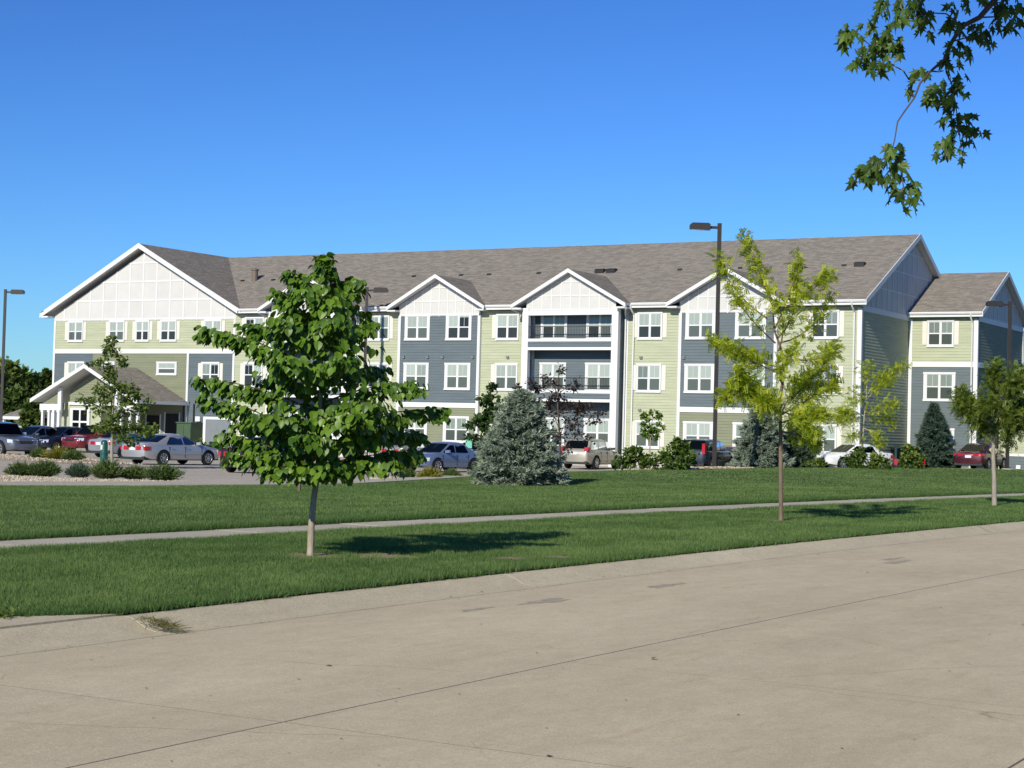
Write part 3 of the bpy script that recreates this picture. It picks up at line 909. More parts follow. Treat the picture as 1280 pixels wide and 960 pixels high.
# ---- gables: a white batten grid with a pale panel in every cell
def gable(poly, y, cw, ch, z0, uc, plane='front', bw=0.085, parent=None, m_panel=PANEL, base=None, skip_bottom=0.0):
    """poly in (u, z); front: u = X at plane Y=y; right: u = Y at plane X=y"""
    O, u, n = ((Vector((0, y, 0)), X_, FRONT) if plane == 'front' else (Vector((y, 0, 0)), Y_, RIGHT))
    P3 = lambda a, b, d: O + u * a + Z_ * b + n * d
    mb = MB()
    mb.prism([P3(a, b, -0.02) for a, b in poly], n * 0.02)
    us = [p[0] for p in poly]; zs = [p[1] for p in poly]
    k0 = math.floor((min(us) - uc) / cw) ; k1 = math.ceil((max(us) - uc) / cw)
    r1 = math.ceil((max(zs) - z0) / ch)
    for k in range(k0, k1 + 1):                      # upright battens
        q = clip_rect(poly, uc + k * cw - bw / 2, uc + k * cw + bw / 2, -1e4, 1e4)
        if q and abs(sum(q[i][0] * q[(i + 1) % len(q)][1] - q[(i + 1) % len(q)][0] * q[i][1] for i in range(len(q)))) > 1e-3:
            mb.prism([P3(a, b, 0.0) for a, b in q], n * 0.045)
    for r in range(0, r1 + 1):                       # level battens, a hair thinner than the uprights
        q = clip_rect(poly, -1e4, 1e4, z0 + r * ch - bw / 2, z0 + r * ch + bw / 2)
        if q: mb.prism([P3(a, b, 0.0) for a, b in q], n * 0.042)
    g = (bpart if base is None else (lambda m_, nm, mt, pr=None: m_.build(nm, mt, pr, origin=base)))(mb, 'gable', WHITE, parent)
    for k in range(k0, k1 + 1):
        for r in range(-1, r1 + 1):
            q = clip_rect(poly, uc + k * cw + bw / 2, uc + (k + 1) * cw - bw / 2, z0 + r * ch + bw / 2, z0 + (r + 1) * ch - bw / 2)
            if not q: continue
            ar = 0.5 * abs(sum(q[i][0] * q[(i + 1) % len(q)][1] - q[(i + 1) % len(q)][0] * q[i][1] for i in range(len(q))))
            if ar < 0.01: continue
            pm = MB(); pm.prism([P3(a, b, 0.0) for a, b in q], n * 0.016)
            pm.build('panel', m_panel, g, origin=(BO if base is None else base))
    return g

SL = (13.87 - 9.25) / (101.68 - 92.12)
EY, EZ = 92.12, 9.25
def roof_quad(mb, pts, th=0.16, uvs=None):
    """shingled slope with white underside; uv in metres along eave / up slope"""
    P = [Vector(p) for p in pts]
    n = (P[1] - P[0]).cross(P[-1] - P[0]).normalized()
    if n.z < 0: P.reverse(); n = (P[1] - P[0]).cross(P[-1] - P[0]).normalized()
    h = Vector((n.x, n.y, 0))
    ev = Vector((-n.y, n.x, 0)).normalized(); sv = n.cross(ev).normalized()
    if sv.z < 0: sv = -sv
    uv = [(p.dot(ev), p.dot(sv)) for p in P]
    mb.face(P, 0, uv)
    off = Vector((0, 0, -th))
    mb.face([p + off for p in reversed(P)], 1)
    for a, b in zip(P, P[1:] + P[:1]): mb.face([a + off, b + off, b, a], 1)
def beam(name, A, B, h=0.24, t=0.05, out=FRONT, m=WHITE, parent=None, base=None):
    A, B = Vector(A), Vector(B)
    mb = MB(); mb.para(A, B - A, Vector((0, 0, -h)), Vector(out) * t)
    return bpart(mb, name, m, parent) if base is None else mb.build(name, m, parent, origin=base)

rf = MB()
RY, RZ = 101.68, 13.87
XE = -31.64 + 0.42
edge = [(-74.27, EY, EZ)]
for xc_, hw_, za_ in ((-68.4, 3.78, 11.28), (-58.85, 3.55, 11.20), (-49.2, 3.78, 11.28), (-39.45, 3.55, 11.20)):
    yv_ = EY + (za_ - EZ) / SL
    edge += [(xc_ - hw_ + .05, EY, EZ), (xc_, yv_, za_), (xc_ + hw_ - .05, EY, EZ)]
roof_quad(rf, edge + [(XE, EY, EZ), (XE, RY, RZ), (-83.3, RY, RZ)])
roof_quad(rf, [(-83.3, RY, RZ), (XE, RY, RZ), (XE, 111.13, EZ), (-83.3, 111.13, EZ)])
mainroof = bpart(rf, 'roof', [ROOF, SOFFIT]); mainroof['label'] = 'long brown shingle roof over the main block'
# left wing roof: ridge runs away from the street and meets the main ridge
LYF = YF - 0.62
LXR = -83.3
sll = (RZ - 9.20) / 9.05
lw = MB()
roof_quad(lw, [(LXR, LYF, RZ + .03), (LXR, 111, RZ + .03), (LXR - 9.05, 111, 9.20), (LXR - 9.05, LYF, 9.20)])
yv = EY + 0.02
roof_quad(lw, [(LXR, LYF, RZ + .03), (LXR + 9.05, LYF, 9.23), (LXR + 9.05, yv, 9.23), (LXR, RY, RZ + .03)])
bpart(lw, 'roof', [ROOF, SOFFIT])['label'] = 'shingle roof of the left gable wing'
lb = MB(); lb.prism([(LXR - 8.28, 110.9, 8.8), (LXR + 8.2, 110.9, 8.8), (LXR, 110.9, RZ - .2)], (0, .05, 0)); bpart(lb, 'rear_gable', WHITE)
beam('fascia', (LXR - 9.12, LYF, 9.17), (LXR, LYF, RZ + .06), 0.34, 0.05)
beam('fascia', (LXR, LYF, RZ + .06), (LXR + 8.85, LYF, 9.30), 0.34, 0.05)
beam('fascia', (LXR - 9.05, LYF + .01, 9.22), (LXR - 9.05, 111, 9.22), 0.28, 0.05, -X_)
lg = [(-91.58, 8.62), (-75.05, 8.62), (-75.05, 9.32), (LXR, RZ - .35), (-91.58, 9.15)]
lg = [(-91.58, 8.62), (-75.05, 8.62), (-75.05, 9.10), (-83.3, 13.35), (-91.58, 9.05)]
gable(lg, YF, 1.22, 1.30, 8.72, -83.3, bw=0.10)['label'] = 'large pale panelled gable of the left wing'
# eave return at the foot of the left rake
board((LXR - 9.10, LYF - .03, 8.85), (0.75, 0.62, 0.12), 'eave_return')

# main eave: fascia and gutter pieces between the gables
def gutter(x0, x1, y=EY, z=EZ, yw=YF):
    mb = MB()
    P = [(0, 0.02), (-0.11, 0.02), (-0.115, -0.03), (-0.07, -0.12), (0, -0.12)]
    mb.prism([(x0, y + a, z + b) for a, b in P], (x1 - x0, 0, 0))
    g = bpart(mb, 'gutter', WHITE)
    board((x0, y + .002, z - 0.26), (x1 - x0, 0.03, 0.26), 'fascia')
    board((x0, y + .035, z - 0.255), (x1 - x0, yw - y - .04, 0.02), 'soffit', SOFFIT)
gutter(-74.6, -72.2); gutter(-64.65, -62.45); gutter(-55.25, -52.95); gutter(-45.35, -43.05); gutter(-35.85, XE)

# cross gables over the bays and balconies
def cross_gable(xc, hw, yfront, ze, za, name_label):
    yb = EY + (za - EZ) / SL
    mb = MB()
    for s_ in (-1, 1):
        xe = xc + s_ * hw
        roof_quad(mb, [(xe, yfront, ze + .02), (xc, yfront, za), (xc, yb + .25, za), (xe, EY + 0.06, ze + .02)], 0.15)
    r = bpart(mb, 'gable_roof', [ROOF, SOFFIT]); r['label'] = name_label
    for s_ in (-1, 1):
        xe = xc + s_ * (hw + 0.05)
        sl = (za - ze) / hw
        beam('rake_board', (xe, yfront + .0, ze - .01), (xc, yfront, za + .03), 0.225, 0.045)
    # small level eave returns at both feet
    for s_ in (-1, 1):
        x0 = xc + s_ * hw
        a, b = min(x0, x0 - s_ * 0.62), max(x0, x0 - s_ * 0.62)
        board((a, yfront + .01, ze - 0.30), (b - a, YF - yfront - .02, 0.10), 'eave_return', SOFFIT)
for xc in (-58.85, -39.45):
    yfr = YF - BP - 0.60
    cross_gable(xc, 3.55, yfr, 9.24, 11.20, 'small shingle gable over a slate bay')
    sl = (11.20 - 9.24) / 3.55
    gp = [(xc - 3.0, 8.64), (xc + 3.0, 8.64), (xc + 3.0, 11.2 - 3.0 * sl - .18), (xc, 11.2 - .18), (xc - 3.0, 11.2 - 3.0 * sl - .18)]
    gable(gp, YF - BP, 0.61, 0.84, 8.74, xc, bw=0.055)

# ---- balconies
RAIL = mat('dark_railing', (0.03, 0.032, 0.035), 0.4, 0.5, 0.4)
for xc in (-68.4, -49.2):
    yb = 91.70
    xl, xr = xc - 3.22, xc + 3.22
    bal = MB()
    for z, full in ((6.50, True), (3.44, True)):
        bal.box(xl + .2, xr - .2, yb + .06, YF - .03, z + .17, z + .55)
    bo = bpart(bal, 'balcony', SLATE)
    bo['label'] = 'stacked balconies under the right of the two open gables' if xc > -60 else 'stacked balconies half hidden behind the young tree'
    for z in (6.50, 3.44):
        for dz, hh, dd, mm in ((0.0, 0.17, 0.03, WHITE), (0.17, 0.34, 0.0, SLATE), (0.51, 0.17, 0.03, WHITE)):
            fb = MB()
            if mm is SLATE: siding(fb, [(xl + .42, z + dz), (xr - .42, z + dz), (xr - .42, z + dz + hh), (xl + .42, z + dz + hh)], (0, yb + .055, 0), X_, FRONT)
            else: fb.box(xl + .42, xr - .42, yb + .02, yb + .14, z + dz, z + dz + hh)
            fb.build('edge_board', mm, bo, origin=BO)
        rl = MB()
        rl.box(xl + .42, xr - .42, yb + .06, yb + .10, z + 1.40, z + 1.44)
        rl.box(xl + .42, xr - .42, yb + .065, yb + .095, z + 0.76, z + 0.79)
        x = xl + .5
        while x < xr - .45:
            rl.box(x - .009, x + .009, yb + .071, yb + .089, z + .79, z + 1.40); x += 0.105
        rl.build('railing', RAIL, bo, origin=BO)
    for x0, x1 in ((xl, xl + .42), (xr - .42, xr)):
        pm = MB(); pm.box(x0, x1, yb, yb + .32, GZ, 9.02); pm.build('post', WHITE, bo, origin=BO)
    # side walls of the box
    for x0, n in ((xl + .06, -X_), (xr - .06, X_)):
        sm = MB(); siding(sm, [(yb + .32, GZ), (YF, GZ), (YF, 8.95), (yb + .32, 8.95)], (x0, 0, 0), Y_, n); sm.build('side_wall', SLATE, bo, origin=BO)
        sm = MB(); siding(sm, [(yb + .32, GZ), (YF, GZ), (YF, 8.95), (yb + .32, 8.95)], (x0 - n.x * .1, 0, 0), Y_, -n); sm.build('side_wall', SLATE, bo, origin=BO)
    tm = MB(); tm.box(xl + .17, xl + .36, YF - .09, YF - .03, GZ, 8.9); tm.build('inner_corner_board', WHITE, bo, origin=BO)
    cm = MB(); cm.box(xl + .1, xr - .1, yb + .1, YF - .03, 8.82, 8.90); cm.build('ceiling', SOFFIT, bo, origin=BO)
    hb = MB(); hb.box(xl + .42, xr - .42, yb + .03, yb + .26, 8.58, 8.84); hb.build('header', WHITE, bo, origin=BO)
    cross_gable(xc, 3.78, yb - 0.34, 9.22, 11.28, 'shingle gable over a stack of balconies')
    sl = (11.28 - 9.22) / 3.78
    gp = [(xc - 3.0, 8.80), (xc + 3.0, 8.80), (xc + 3.0, 11.28 - 3.0 * sl - .17), (xc, 11.28 - .17), (xc - 3.0, 11.28 - 3.0 * sl - .17)]
    gable(gp, yb + .10, 0.64, 0.82, 8.90, xc, bw=0.055)
    for s_ in (-1, 1):                                # downspouts that curl back to the wall
        dm = MB()
        x0 = xc + s_ * 3.80; x1 = xc + s_ * 3.30
        dm.tube([(x0, yb - .30, 9.12), (x0, yb - .24, 8.92), (x0 - s_ * .18, yb + .1, 8.78), (x1 + s_ * .1, yb + .55, 8.62), (x1, yb + .8, 8.45), (x1, yb + .82, 8.0), (x1, yb + .82, 0.1)], 0.05, 6)
        bpart(dm, 'downspout', WHITE, smooth=40)
for x in (-32.0, -45.4):
    dm = MB(); dm.tube([(x, EY - .05, 9.15), (x, EY, 8.95), (x, YF - .25, 8.72), (x, YF - .11, 8.6), (x, YF - .11, .1)], 0.05, 6)
    bpart(dm, 'downspout', WHITE, smooth=40)
# right end gable of the main block
rg = [(YF, 8.90), (110.68, 8.90), (110.68, 9.28), (RY, RZ - .22), (YF, 9.28)]
gable(rg, -31.64, 0.92, 1.22, 8.98, RY, plane='right', bw=0.07)['label'] = 'shaded panelled gable at the right end'
beam('fascia', (XE, EY - .02, EZ + .03), (XE, RY, RZ + .03), 0.30, 0.045, X_)
beam('fascia', (XE, RY, RZ + .03), (XE, 111.13, EZ + .03), 0.30, 0.045, X_)
# lower right wing
W2E = 100.72; W2R = 106.43; W2Z = 9.16; W2T = 11.98; W2X = -27.58 + .38
w2 = MB()
roof_quad(w2, [(-31.63, W2E, W2Z), (W2X, W2E, W2Z), (W2X, W2R, W2T), (-31.63, W2R, W2T)])
roof_quad(w2, [(-31.63, W2R, W2T), (W2X, W2R, W2T), (W2X, 112.14, W2Z), (-31.63, 112.14, W2Z)])
bpart(w2, 'roof', [ROOF, SOFFIT])['label'] = 'lower shingle roof of the right end wing'
gutter(-31.58, W2X, W2E, W2Z, 101.17)
wg = [(101.17, 8.90), (111.7, 8.90), (111.7, 9.18), (W2R, W2T - .22), (101.17, 9.18)]
gable(wg, -27.58, 0.92, 1.22, 8.94, W2R, plane='right', bw=0.07)
beam('fascia', (W2X, W2E - .02, W2Z + .03), (W2X, W2R, W2T + .03), 0.28, 0.045, X_)
beam('fascia', (W2X, W2R, W2T + .03), (W2X, 112.14, W2Z + .03), 0.28, 0.045, X_)
dm = MB(); dm.tube([(-27.85, W2E - .05, 9.05), (-27.85, W2E, 8.85), (-27.85, 101.0, 8.62), (-27.85, 101.05, 8.5), (-27.85, 101.05, .1)], 0.05, 6)
bpart(dm, 'downspout', WHITE, smooth=40)
# roof vents and the flue, standing on the main slope
VENT = mat('black_roof_vent', (0.018, 0.017, 0.017), 0.5)
for x, big in ((-63.81, 0), (-60.14, 0), (-58.03, 0), (-54.37, 0), (-49.98, 1), (-49.2, 1), (-44.59, 0), (-40.64, 0), (-34.24, 0), (-33.28, 1), (-78.13, 0), (-75.44, 0)):
    y = 97.08; z = EZ + (y - EY) * SL
    mb = MB(); s_ = 0.30 if big else 0.13
    mb.prism([(x - s_, y - s_ * .8, z - s_ * .4), (x - s_, y - s_ * .8, z + s_ * .42), (x - s_, y - s_ * .2, z + s_ * .62), (x - s_, y + s_ * .8, z + s_ * .5)], (2 * s_, 0, 0))
    mb.build('roof_vent', VENT, mainroof, origin=BO)
mb = MB(); mb.lathe([(.22, 11.3), (.22, 12.35), (.27, 12.36), (.27, 12.46), (.1, 12.5)], (-77.1, 97.1, 0), 'z', 16)
mb.build('flue', mat('brown_flue', (0.16, 0.125, 0.10), 0.5), mainroof, origin=BO, smooth=40)

# ---- entrance porch on the left wing
porch = MB()
PXR, PYF, PZR, PZE = -83.62, 87.49, 5.30, 2.98
hwp = 4.70
porch.box(-86.9, -83.2, 88.75, YF - .02, GZ, 2.75)
po = bpart(porch, 'entrance_porch', LGREEN)
po['label'] = 'gabled entrance porch with white columns'
pr = MB()
for s_ in (-1, 1):
    xe = PXR + s_ * (hwp + (0.10 if s_ < 0 else 0))
    ze = PZE - (0.04 if s_ < 0 else 0)
    roof_quad(pr, [(xe, PYF, ze), (PXR, PYF, PZR), (PXR, YF - .02, PZR), (xe, YF - .02, ze)], 0.14)
pr.build('porch_roof', [ROOF, SOFFIT], po, origin=BO)
beam('porch_fascia', (PXR - 4.86, PYF, 2.96), (PXR, PYF, PZR + .04), 0.26, 0.05, parent=po, base=BO)
beam('porch_fascia', (PXR, PYF, PZR + .04), (PXR + 4.75, PYF, 2.98), 0.26, 0.05, parent=po, base=BO)
beam('porch_fascia', (PXR + 4.74, PYF + .02, 3.0), (PXR + 4.74, YF - .03, 3.0), 0.22, 0.04, X_, parent=po, base=BO)
beam('porch_fascia', (PXR - 4.84, PYF + .02, 2.98), (PXR - 4.84, YF - .03, 2.98), 0.22, 0.04, -X_, parent=po, base=BO)
pg = MB()
siding(pg, [(-86.0, 2.78), (-81.2, 2.78), (-81.2, 3.6), (PXR, 4.85), (-86.0, 3.6)], (0, 88.7, 0), X_, FRONT)
siding(pg, [(-88.0, 2.66), (-86.5, 2.66), (-86.5, 3.45)], (0, 88.1, 0), X_, FRONT)
pg.build('porch_gable', OLIVE, po, origin=BO)
for x0, x1, y0, z0, z1 in ((-86.45, -86.15, 88.0, 2.4, 3.75), (-88.05, -86.1, 87.95, 2.22, 2.64), (-86.05, -81.15, 88.62, 2.62, 2.82), (-81.4, -81.1, 88.0, 2.4, 3.75), (-81.45, -79.2, 87.95, 2.22, 2.64)):
    tb = MB(); tb.box(x0, x1, y0, y0 + .14, z0, z1); tb.build('porch_beam', WHITE, po, origin=BO)
for x, wd in ((-87.85, .17), (-87.25, .17), (-86.80, .14), (-86.36, .22), (-81.25, .22), (-80.8, .17), (-80.0, .18), (-79.35, .18)):
    cb = MB(); yq = 88.0 if x < -81 else 88.05
    cb.box(x - wd / 2, x + wd / 2, yq, yq + wd, GZ, 2.25); cb.box(x - wd / 2 - .04, x + wd / 2 + .04, yq - .04, yq + wd + .04, GZ, 0.25)
    cb.box(x - wd / 2 - .03, x + wd / 2 + .03, yq - .03, yq + wd + .03, 2.08, 2.22); cb.build('column', WHITE, po, origin=BO)
for x, wd in ((-85.0, 1.75),):
    fr = MB(); z0, z1 = 0.55, 2.42; y = 88.72
    for a, b, c_, d_ in ((x - wd / 2, x + wd / 2, z1 - .14, z1), (x - wd / 2, x + wd / 2, z0, z0 + .14), (x - wd / 2, x - wd / 2 + .22, z0 + .14, z1 - .14), (x + wd / 2 - .22, x + wd / 2, z0 + .14, z1 - .14), (x - .06, x + .06, z0 + .14, z1 - .14), (x - wd / 2 + .22, x - .06, 1.42, 1.54), (x + .06, x + wd / 2 - .22, 1.42, 1.54)):
        fr.box(a, b, y - .08, y, c_, d_)
    fr.build('porch_window_frame', WHITE, po, origin=BO)
    gl = MB(); gl.face([(x - wd / 2 + .2, y - .03, z0 + .1), (x + wd / 2 - .2, y - .03, z0 + .1), (x + wd / 2 - .2, y - .03, z1 - .1), (x - wd / 2 + .2, y - .03, z1 - .1)]); gl.build('porch_pane', CARGLASS, po, origin=BO)
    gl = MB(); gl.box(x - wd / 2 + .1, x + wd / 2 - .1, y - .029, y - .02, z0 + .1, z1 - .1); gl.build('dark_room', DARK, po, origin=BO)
# glazed entry and dark door under the deep eave on the right of the porch
for nm, x0, x1, z0, z1, m in (('entry_door', -82.6, -81.4, GZ, 2.05, DARK), ('entry_door', -80.9, -79.7, GZ, 2.2, DARK)):
    db = MB(); db.box(x0, x1, YF - .06, YF - .03, z0, z1); db.build(nm, m, po, origin=BO)
    for xx in (x0 - .1, x1): 
        t_ = MB(); t_.box(xx, xx + .1, YF - .09, YF - .03, z0, z1 + .1); t_.build('door_frame', SOFFIT, po, origin=BO)
# white framed panel at ground level and a small wall lamp box
gd = MB()
for a, b, c_, d_ in ((-77.55, -77.33, GZ, 2.05), (-77.33, -75.3, 1.87, 2.05)): gd.box(a, b, YF - .1, YF - .02, c_, d_)
bpart(gd, 'service_door_frame', WHITE)
gd = MB(); gd.box(-77.33, -75.3, YF - .05, YF - .03, GZ, 1.87)
bpart(gd, 'service_door', mat('grey_door_paint', (0.19, 0.215, 0.235), 0.6, n=(2, .05)))
gd = MB(); gd.box(-78.15, -77.75, YF - .22, YF - .02, 1.72, 2.05); bpart(gd, 'wall_box', WHITE)
gd = MB(); gd.box(-77.95, -77.6, YF - .06, YF - .03, 0.2, 1.65); bpart(gd, 'dark_recess', DARK)
for x in (-78.4, -79.3):
    dm = MB(); dm.tube([(x, YF - .1, 2.9), (x, YF - .1, GZ)], 0.045, 6); bpart(dm, 'downspout', BRONZE, smooth=40)

# ------------------------------------------------------------------ low garage behind the right wing
GB = Vector((-20, 106, 0))
gar = empty('garage_building', 'low pale green garage block with white band past the right end wing', 'garage', GB)
def gpart(mb, name, m): return mb.build(name, m, gar, origin=GB)
mb = MB(); siding(mb, [(-27.0, 1.0), (-8, 1.0), (-8, 3.4), (-27.0, 3.4)], (0, 106, 0), X_, FRONT); gpart(mb, 'siding_wall', LGREEN)
mb = MB(); siding(mb, [(-27.0, -0.05), (-8, -0.05), (-8, 0.9), (-27.0, 0.9)], (0, 106, 0), X_, FRONT); gpart(mb, 'siding_wall', SLATE)
mb = MB(); mb.box(-27.5, -8, 106.03, 112, -0.6, 3.3); gpart(mb, 'core_wall', LGREEN)
mb = MB(); mb.box(-27.0, -8, 105.95, 106.02, -1.0, -0.05); gpart(mb, 'foundation', FOUND)
mb = MB(); mb.box(-27.0, -8, 105.93, 105.99, 0.9, 1.06); gpart(mb, 'band_board', WHITE)
mb = MB(); mb.box(-27.1, -26.8, 105.92, 105.985, 1.06, 3.35); gpart(mb, 'corner_board', WHITE)
mb = MB(); roof_quad(mb, [(-27.1, 105.5, 3.4), (-7.5, 105.5, 3.4), (-7.5, 109, 4.6), (-27.1, 109, 4.6)]); roof_quad(mb, [(-27.1, 109, 4.6), (-7.5, 109, 4.6), (-7.5, 112.5, 3.4), (-27.1, 112.5, 3.4)]); gpart(mb, 'roof', [ROOF, SOFFIT])

# ------------------------------------------------------------------ small far house on the left
HB = Vector((-107.5, 107, 0))
fh = empty('garden_pavilion', 'small low roofed pavilion with white fascia beyond the left end', 'pavilion', HB)
mb = MB(); mb.box(-108.8, -106.4, 106, 108.6, -0.6, 1.6); mb.build('wall', LGREEN, fh, origin=HB)
mb = MB()
for q in ([(-109.6, 105.0, 1.75), (-105.8, 105.0, 1.75), (-107.3, 107.2, 2.75), (-108.1, 107.2, 2.75)], [(-105.8, 105.0, 1.75), (-105.8, 109.4, 1.75), (-107.3, 107.2, 2.75)], [(-109.6, 105.0, 1.75), (-108.1, 107.2, 2.75), (-109.6, 109.4, 1.75)], [(-105.8, 109.4, 1.75), (-109.6, 109.4, 1.75), (-108.1, 107.2, 2.75), (-107.3, 107.2, 2.75)]):
    roof_quad(mb, q, 0.24)
mb.build('roof', [ROOF, WHITE], fh, origin=HB)
for x in (-109.4, -106.1):
    mb = MB(); mb.box(x - .12, x + .12, 105.15, 105.4, -0.6, 1.62); mb.build('post', WHITE, fh, origin=HB)

# ------------------------------------------------------------------ plants
class Leaves:
    """collects many small faces of one vertex count, with a tint per vertex"""
    def __init__(s, k): s.k, s.v, s.t = k, [], []
    def add(s, pts, t): s.v.extend(pts); s.t.extend([t] * s.k)
    def build(s, name, m, parent=None): return np_mesh(name, np.array(s.v), s.k, m, s.t, parent)

def rv(s=1.0): return Vector((random.gauss(0, 1), random.gauss(0, 1), random.gauss(0, 1))) * s
def unit(): 
    v = rv()
    return v.normalized() if v.length > 1e-6 else Vector((0, 0, 1))
def bez(p0, p1, p2, n=6):
    return [p0 * (1 - t) ** 2 + p1 * 2 * t * (1 - t) + p2 * t * t for t in [i / n for i in range(n + 1)]]
def lerp_path(P, t):
    f = t * (len(P) - 1); i = min(int(f), len(P) - 2); return P[i].lerp(P[i + 1], f - i)

A_ = Vector((0.866, 0.5, 0)); B_ = Vector((-0.5, 0.866, 0))      # across and away, as seen from the street
def AB(a, b, z): return A_ * a + B_ * b + Z_ * z

def blade(p, d, n, L, W):
    """4-point leaf blade from p along d, lying across n"""
    s = d.cross(n)
    s = s.normalized() if s.length > 1e-6 else d.orthogonal().normalized()
    nn = s.cross(d)
    m = p + d * L * 0.48 + nn * (0.10 * L)
    return [p, m + s * W / 2, p + d * L, m - s * W / 2]

# --- heart-shaped leaf meshes for the young street tree (each leaf an object)
CAT1, CAT2 = (0.034, 0.088, 0.008), (0.140, 0.245, 0.020)
CATL = leaf_mat('broad_green_leaf', CAT1, CAT2, trans=0.24, rough=0.42, spec=0.35)
def heart_pts(L, W, fold, droop):
    prof = [(0.0, 0.06), (0.06, 0.50), (0.22, 0.98), (0.45, 1.0), (0.68, 0.72), (0.87, 0.32), (1.0, 0.0)]
    mid, le, ri = [], [], []
    for t, w_ in prof:
        z = -droop * t * t * L
        mid.append((0, t * L, z)); le.append((-w_ * W / 2, t * L - (0.05 * L if t < 0.1 else 0), z + fold * w_ * W)); ri.append((w_ * W / 2, t * L - (0.05 * L if t < 0.1 else 0), z + fold * w_ * W))
    return mid, le, ri
def heart_mesh(name, L, W, fold, droop, tint, m):
    mid, le, ri = heart_pts(L, W, fold, droop)
    mb = MB(); n = len(mid)
    mb.v = mid + le + ri
    for i in range(n - 1):
        mb.f.append((i, i + 1, n + i + 1, n + i)); mb.f.append((i + 1, i, 2 * n + i, 2 * n + i + 1)); mb.m += [0, 0]
    me = bpy.data.meshes.new(name); me.from_pydata(mb.v, [], mb.f); me.materials.append(m)
    set_tint(me, [tint] * len(mb.v))
    me.polygons.foreach_set('use_smooth', [True] * len(me.polygons))
    return me
def leaf_matrix(p, d, n, s):
    d = d.normalized(); x = d.cross(n)
    x = x.normalized() if x.length > 1e-6 else d.orthogonal().normalized()
    z = x.cross(d)
    return Matrix(((x.x * s, d.x * s, z.x * s, p.x), (x.y * s, d.y * s, z.y * s, p.y), (x.z * s, d.z * s, z.z * s, p.z), (0, 0, 0, 1)))

# ---- young broad-leaved street tree in the middle left
T1 = Vector((-12.75, 17.29, 0.015))
t1 = empty('young_street_tree', 'young tree with broad drooping green leaves on the verge, nearest the camera', 'tree', T1)
def px1(px, py, b=0.0): return AB((px - 388 - 0.0262 * (698 - py)) / 103.8, b, (698 - py) / 103.8)
mb = MB()
trunk_path = [px1(388, 702), px1(389, 660), px1(392, 625), px1(396, 598), px1(398, 570), px1(399, 520), px1(402, 450), px1(405, 380), px1(406, 322)]
mb.tube(trunk_path, [.047, .041, .037, .036, .031, .026, .019, .011, .004], 10)
mb.build('trunk', BARK, t1, smooth=60)
limbs1 = []
def limb1(py0, tx, ty, b, sag=0.12):
    if ty > 545: ty -= 15; py0 = min(py0, 592)
    p0 = px1(398 if py0 > 540 else 402, py0); p2 = px1(tx, ty, b)
    mid = p0.lerp(p2, 0.5) + Vector((0, 0, sag * (p2 - p0).length))
    limbs1.append(bez(p0, mid, p2, 8))
for a in [(520, 247, 478, .1), (470, 255, 415, -.25), (600, 278, 560, -.2), (560, 262, 500, -.5), (590, 300, 585, -.7), (420, 345, 362, .1), (440, 300, 405, .5), (545, 552, 508, .1), (590, 522, 578, .1), (505, 528, 478, -.4), (595, 500, 590, -.6),
          (430, 462, 400, .1), (400, 450, 350, -.1), (370, 360, 338, .2), (365, 440, 345, .3), (350, 405, 325, 0), (600, 352, 602, -.9), (600, 428, 596, -1.0), (580, 400, 560, -1.25), (540, 340, 525, -1.2), (545, 460, 520, -1.15), (490, 370, 455, -1.05), (490, 440, 450, -.95),
          (450, 350, 405, -.75), (440, 430, 400, -.7), (400, 385, 365, -.45), (570, 330, 560, .9), (570, 470, 550, 1.0), (520, 390, 510, 1.2), (500, 320, 470, .9), (480, 470, 455, .8), (440, 390, 410, .8), (400, 420, 375, .5), (540, 520, 540, .7), (550, 290, 530, .6), (600, 450, 585, .5), (600, 330, 590, .4),
          (560, 480, 560, -.6), (520, 480, 505, -.9), (470, 330, 440, -.5)]:
    limb1(*a)
for P in limbs1:
    bm_ = MB(); L = (P[-1] - P[0]).length
    bm_.tube(P, [0.013 * (1 - 0.75 * i / 8) for i in range(9)], 5); bm_.build('branch', BARKD, t1, smooth=60)
leafs = []
for P in limbs1:
    L = (P[-1] - P[0]).length
    outd = Vector((P[-1].x - P[0].x, P[-1].y - P[0].y, 0)); outd = outd.normalized() if outd.length > .05 else unit()
    sd_ = Vector((-outd.y, outd.x, 0))
    n = int(48 + L * 112)
    for i in range(n):
        t = 0.25 + 0.77 * (i / n) ** 0.8
        p = lerp_path(P, min(t, 1.0))
        wid = 0.34 * (1 - 0.75 * max(0, t - .35))
        off = random.uniform(-1, 1) * wid
        q = p + sd_ * off + Z_ * random.uniform(-.10, .05) - Z_ * abs(off) * 0.25 + outd * random.uniform(-.05, .08)
        o_ = (outd * 0.5 + sd_ * (0.6 if off > 0 else -0.6) + Vector((-.05, -.75, 0)) * 0.5).normalized()
        d = (o_ * random.uniform(.25, .75) - Z_ * random.uniform(.45, 1.0) + rv(.16)).normalized()
        nn = (o_ * 0.75 + Z_ * random.uniform(.35, .9) + rv(.28)).normalized()
        leafs.append((q, d, nn, random.uniform(.46, .80)))
for _ in range(520):
    zc = random.uniform(1.0, 3.3); wid = .95 * (1 - ((zc - 1.7) / 1.9) ** 2) + .05
    a = random.uniform(0, 6.283); r = max(.05, wid) * random.random() ** .5
    o_ = Vector((math.cos(a), math.sin(a), 0))
    leafs.append((o_ * r + A_ * .06 + Z_ * zc, (o_ * .5 - Z_ * .7 + rv(.25)).normalized(), (o_ * .7 + Z_ * .6 + rv(.3)).normalized(), random.uniform(.6, .95)))
for _ in range(70):
    leafs.append((px1(405 + random.gauss(0, 7), random.uniform(316, 345), random.gauss(0, .06)), (rv(.5) - Z_ * .6).normalized(), (rv(.5) + Z_ * .6).normalized(), random.uniform(.55, .85)))
random.shuffle(leafs)
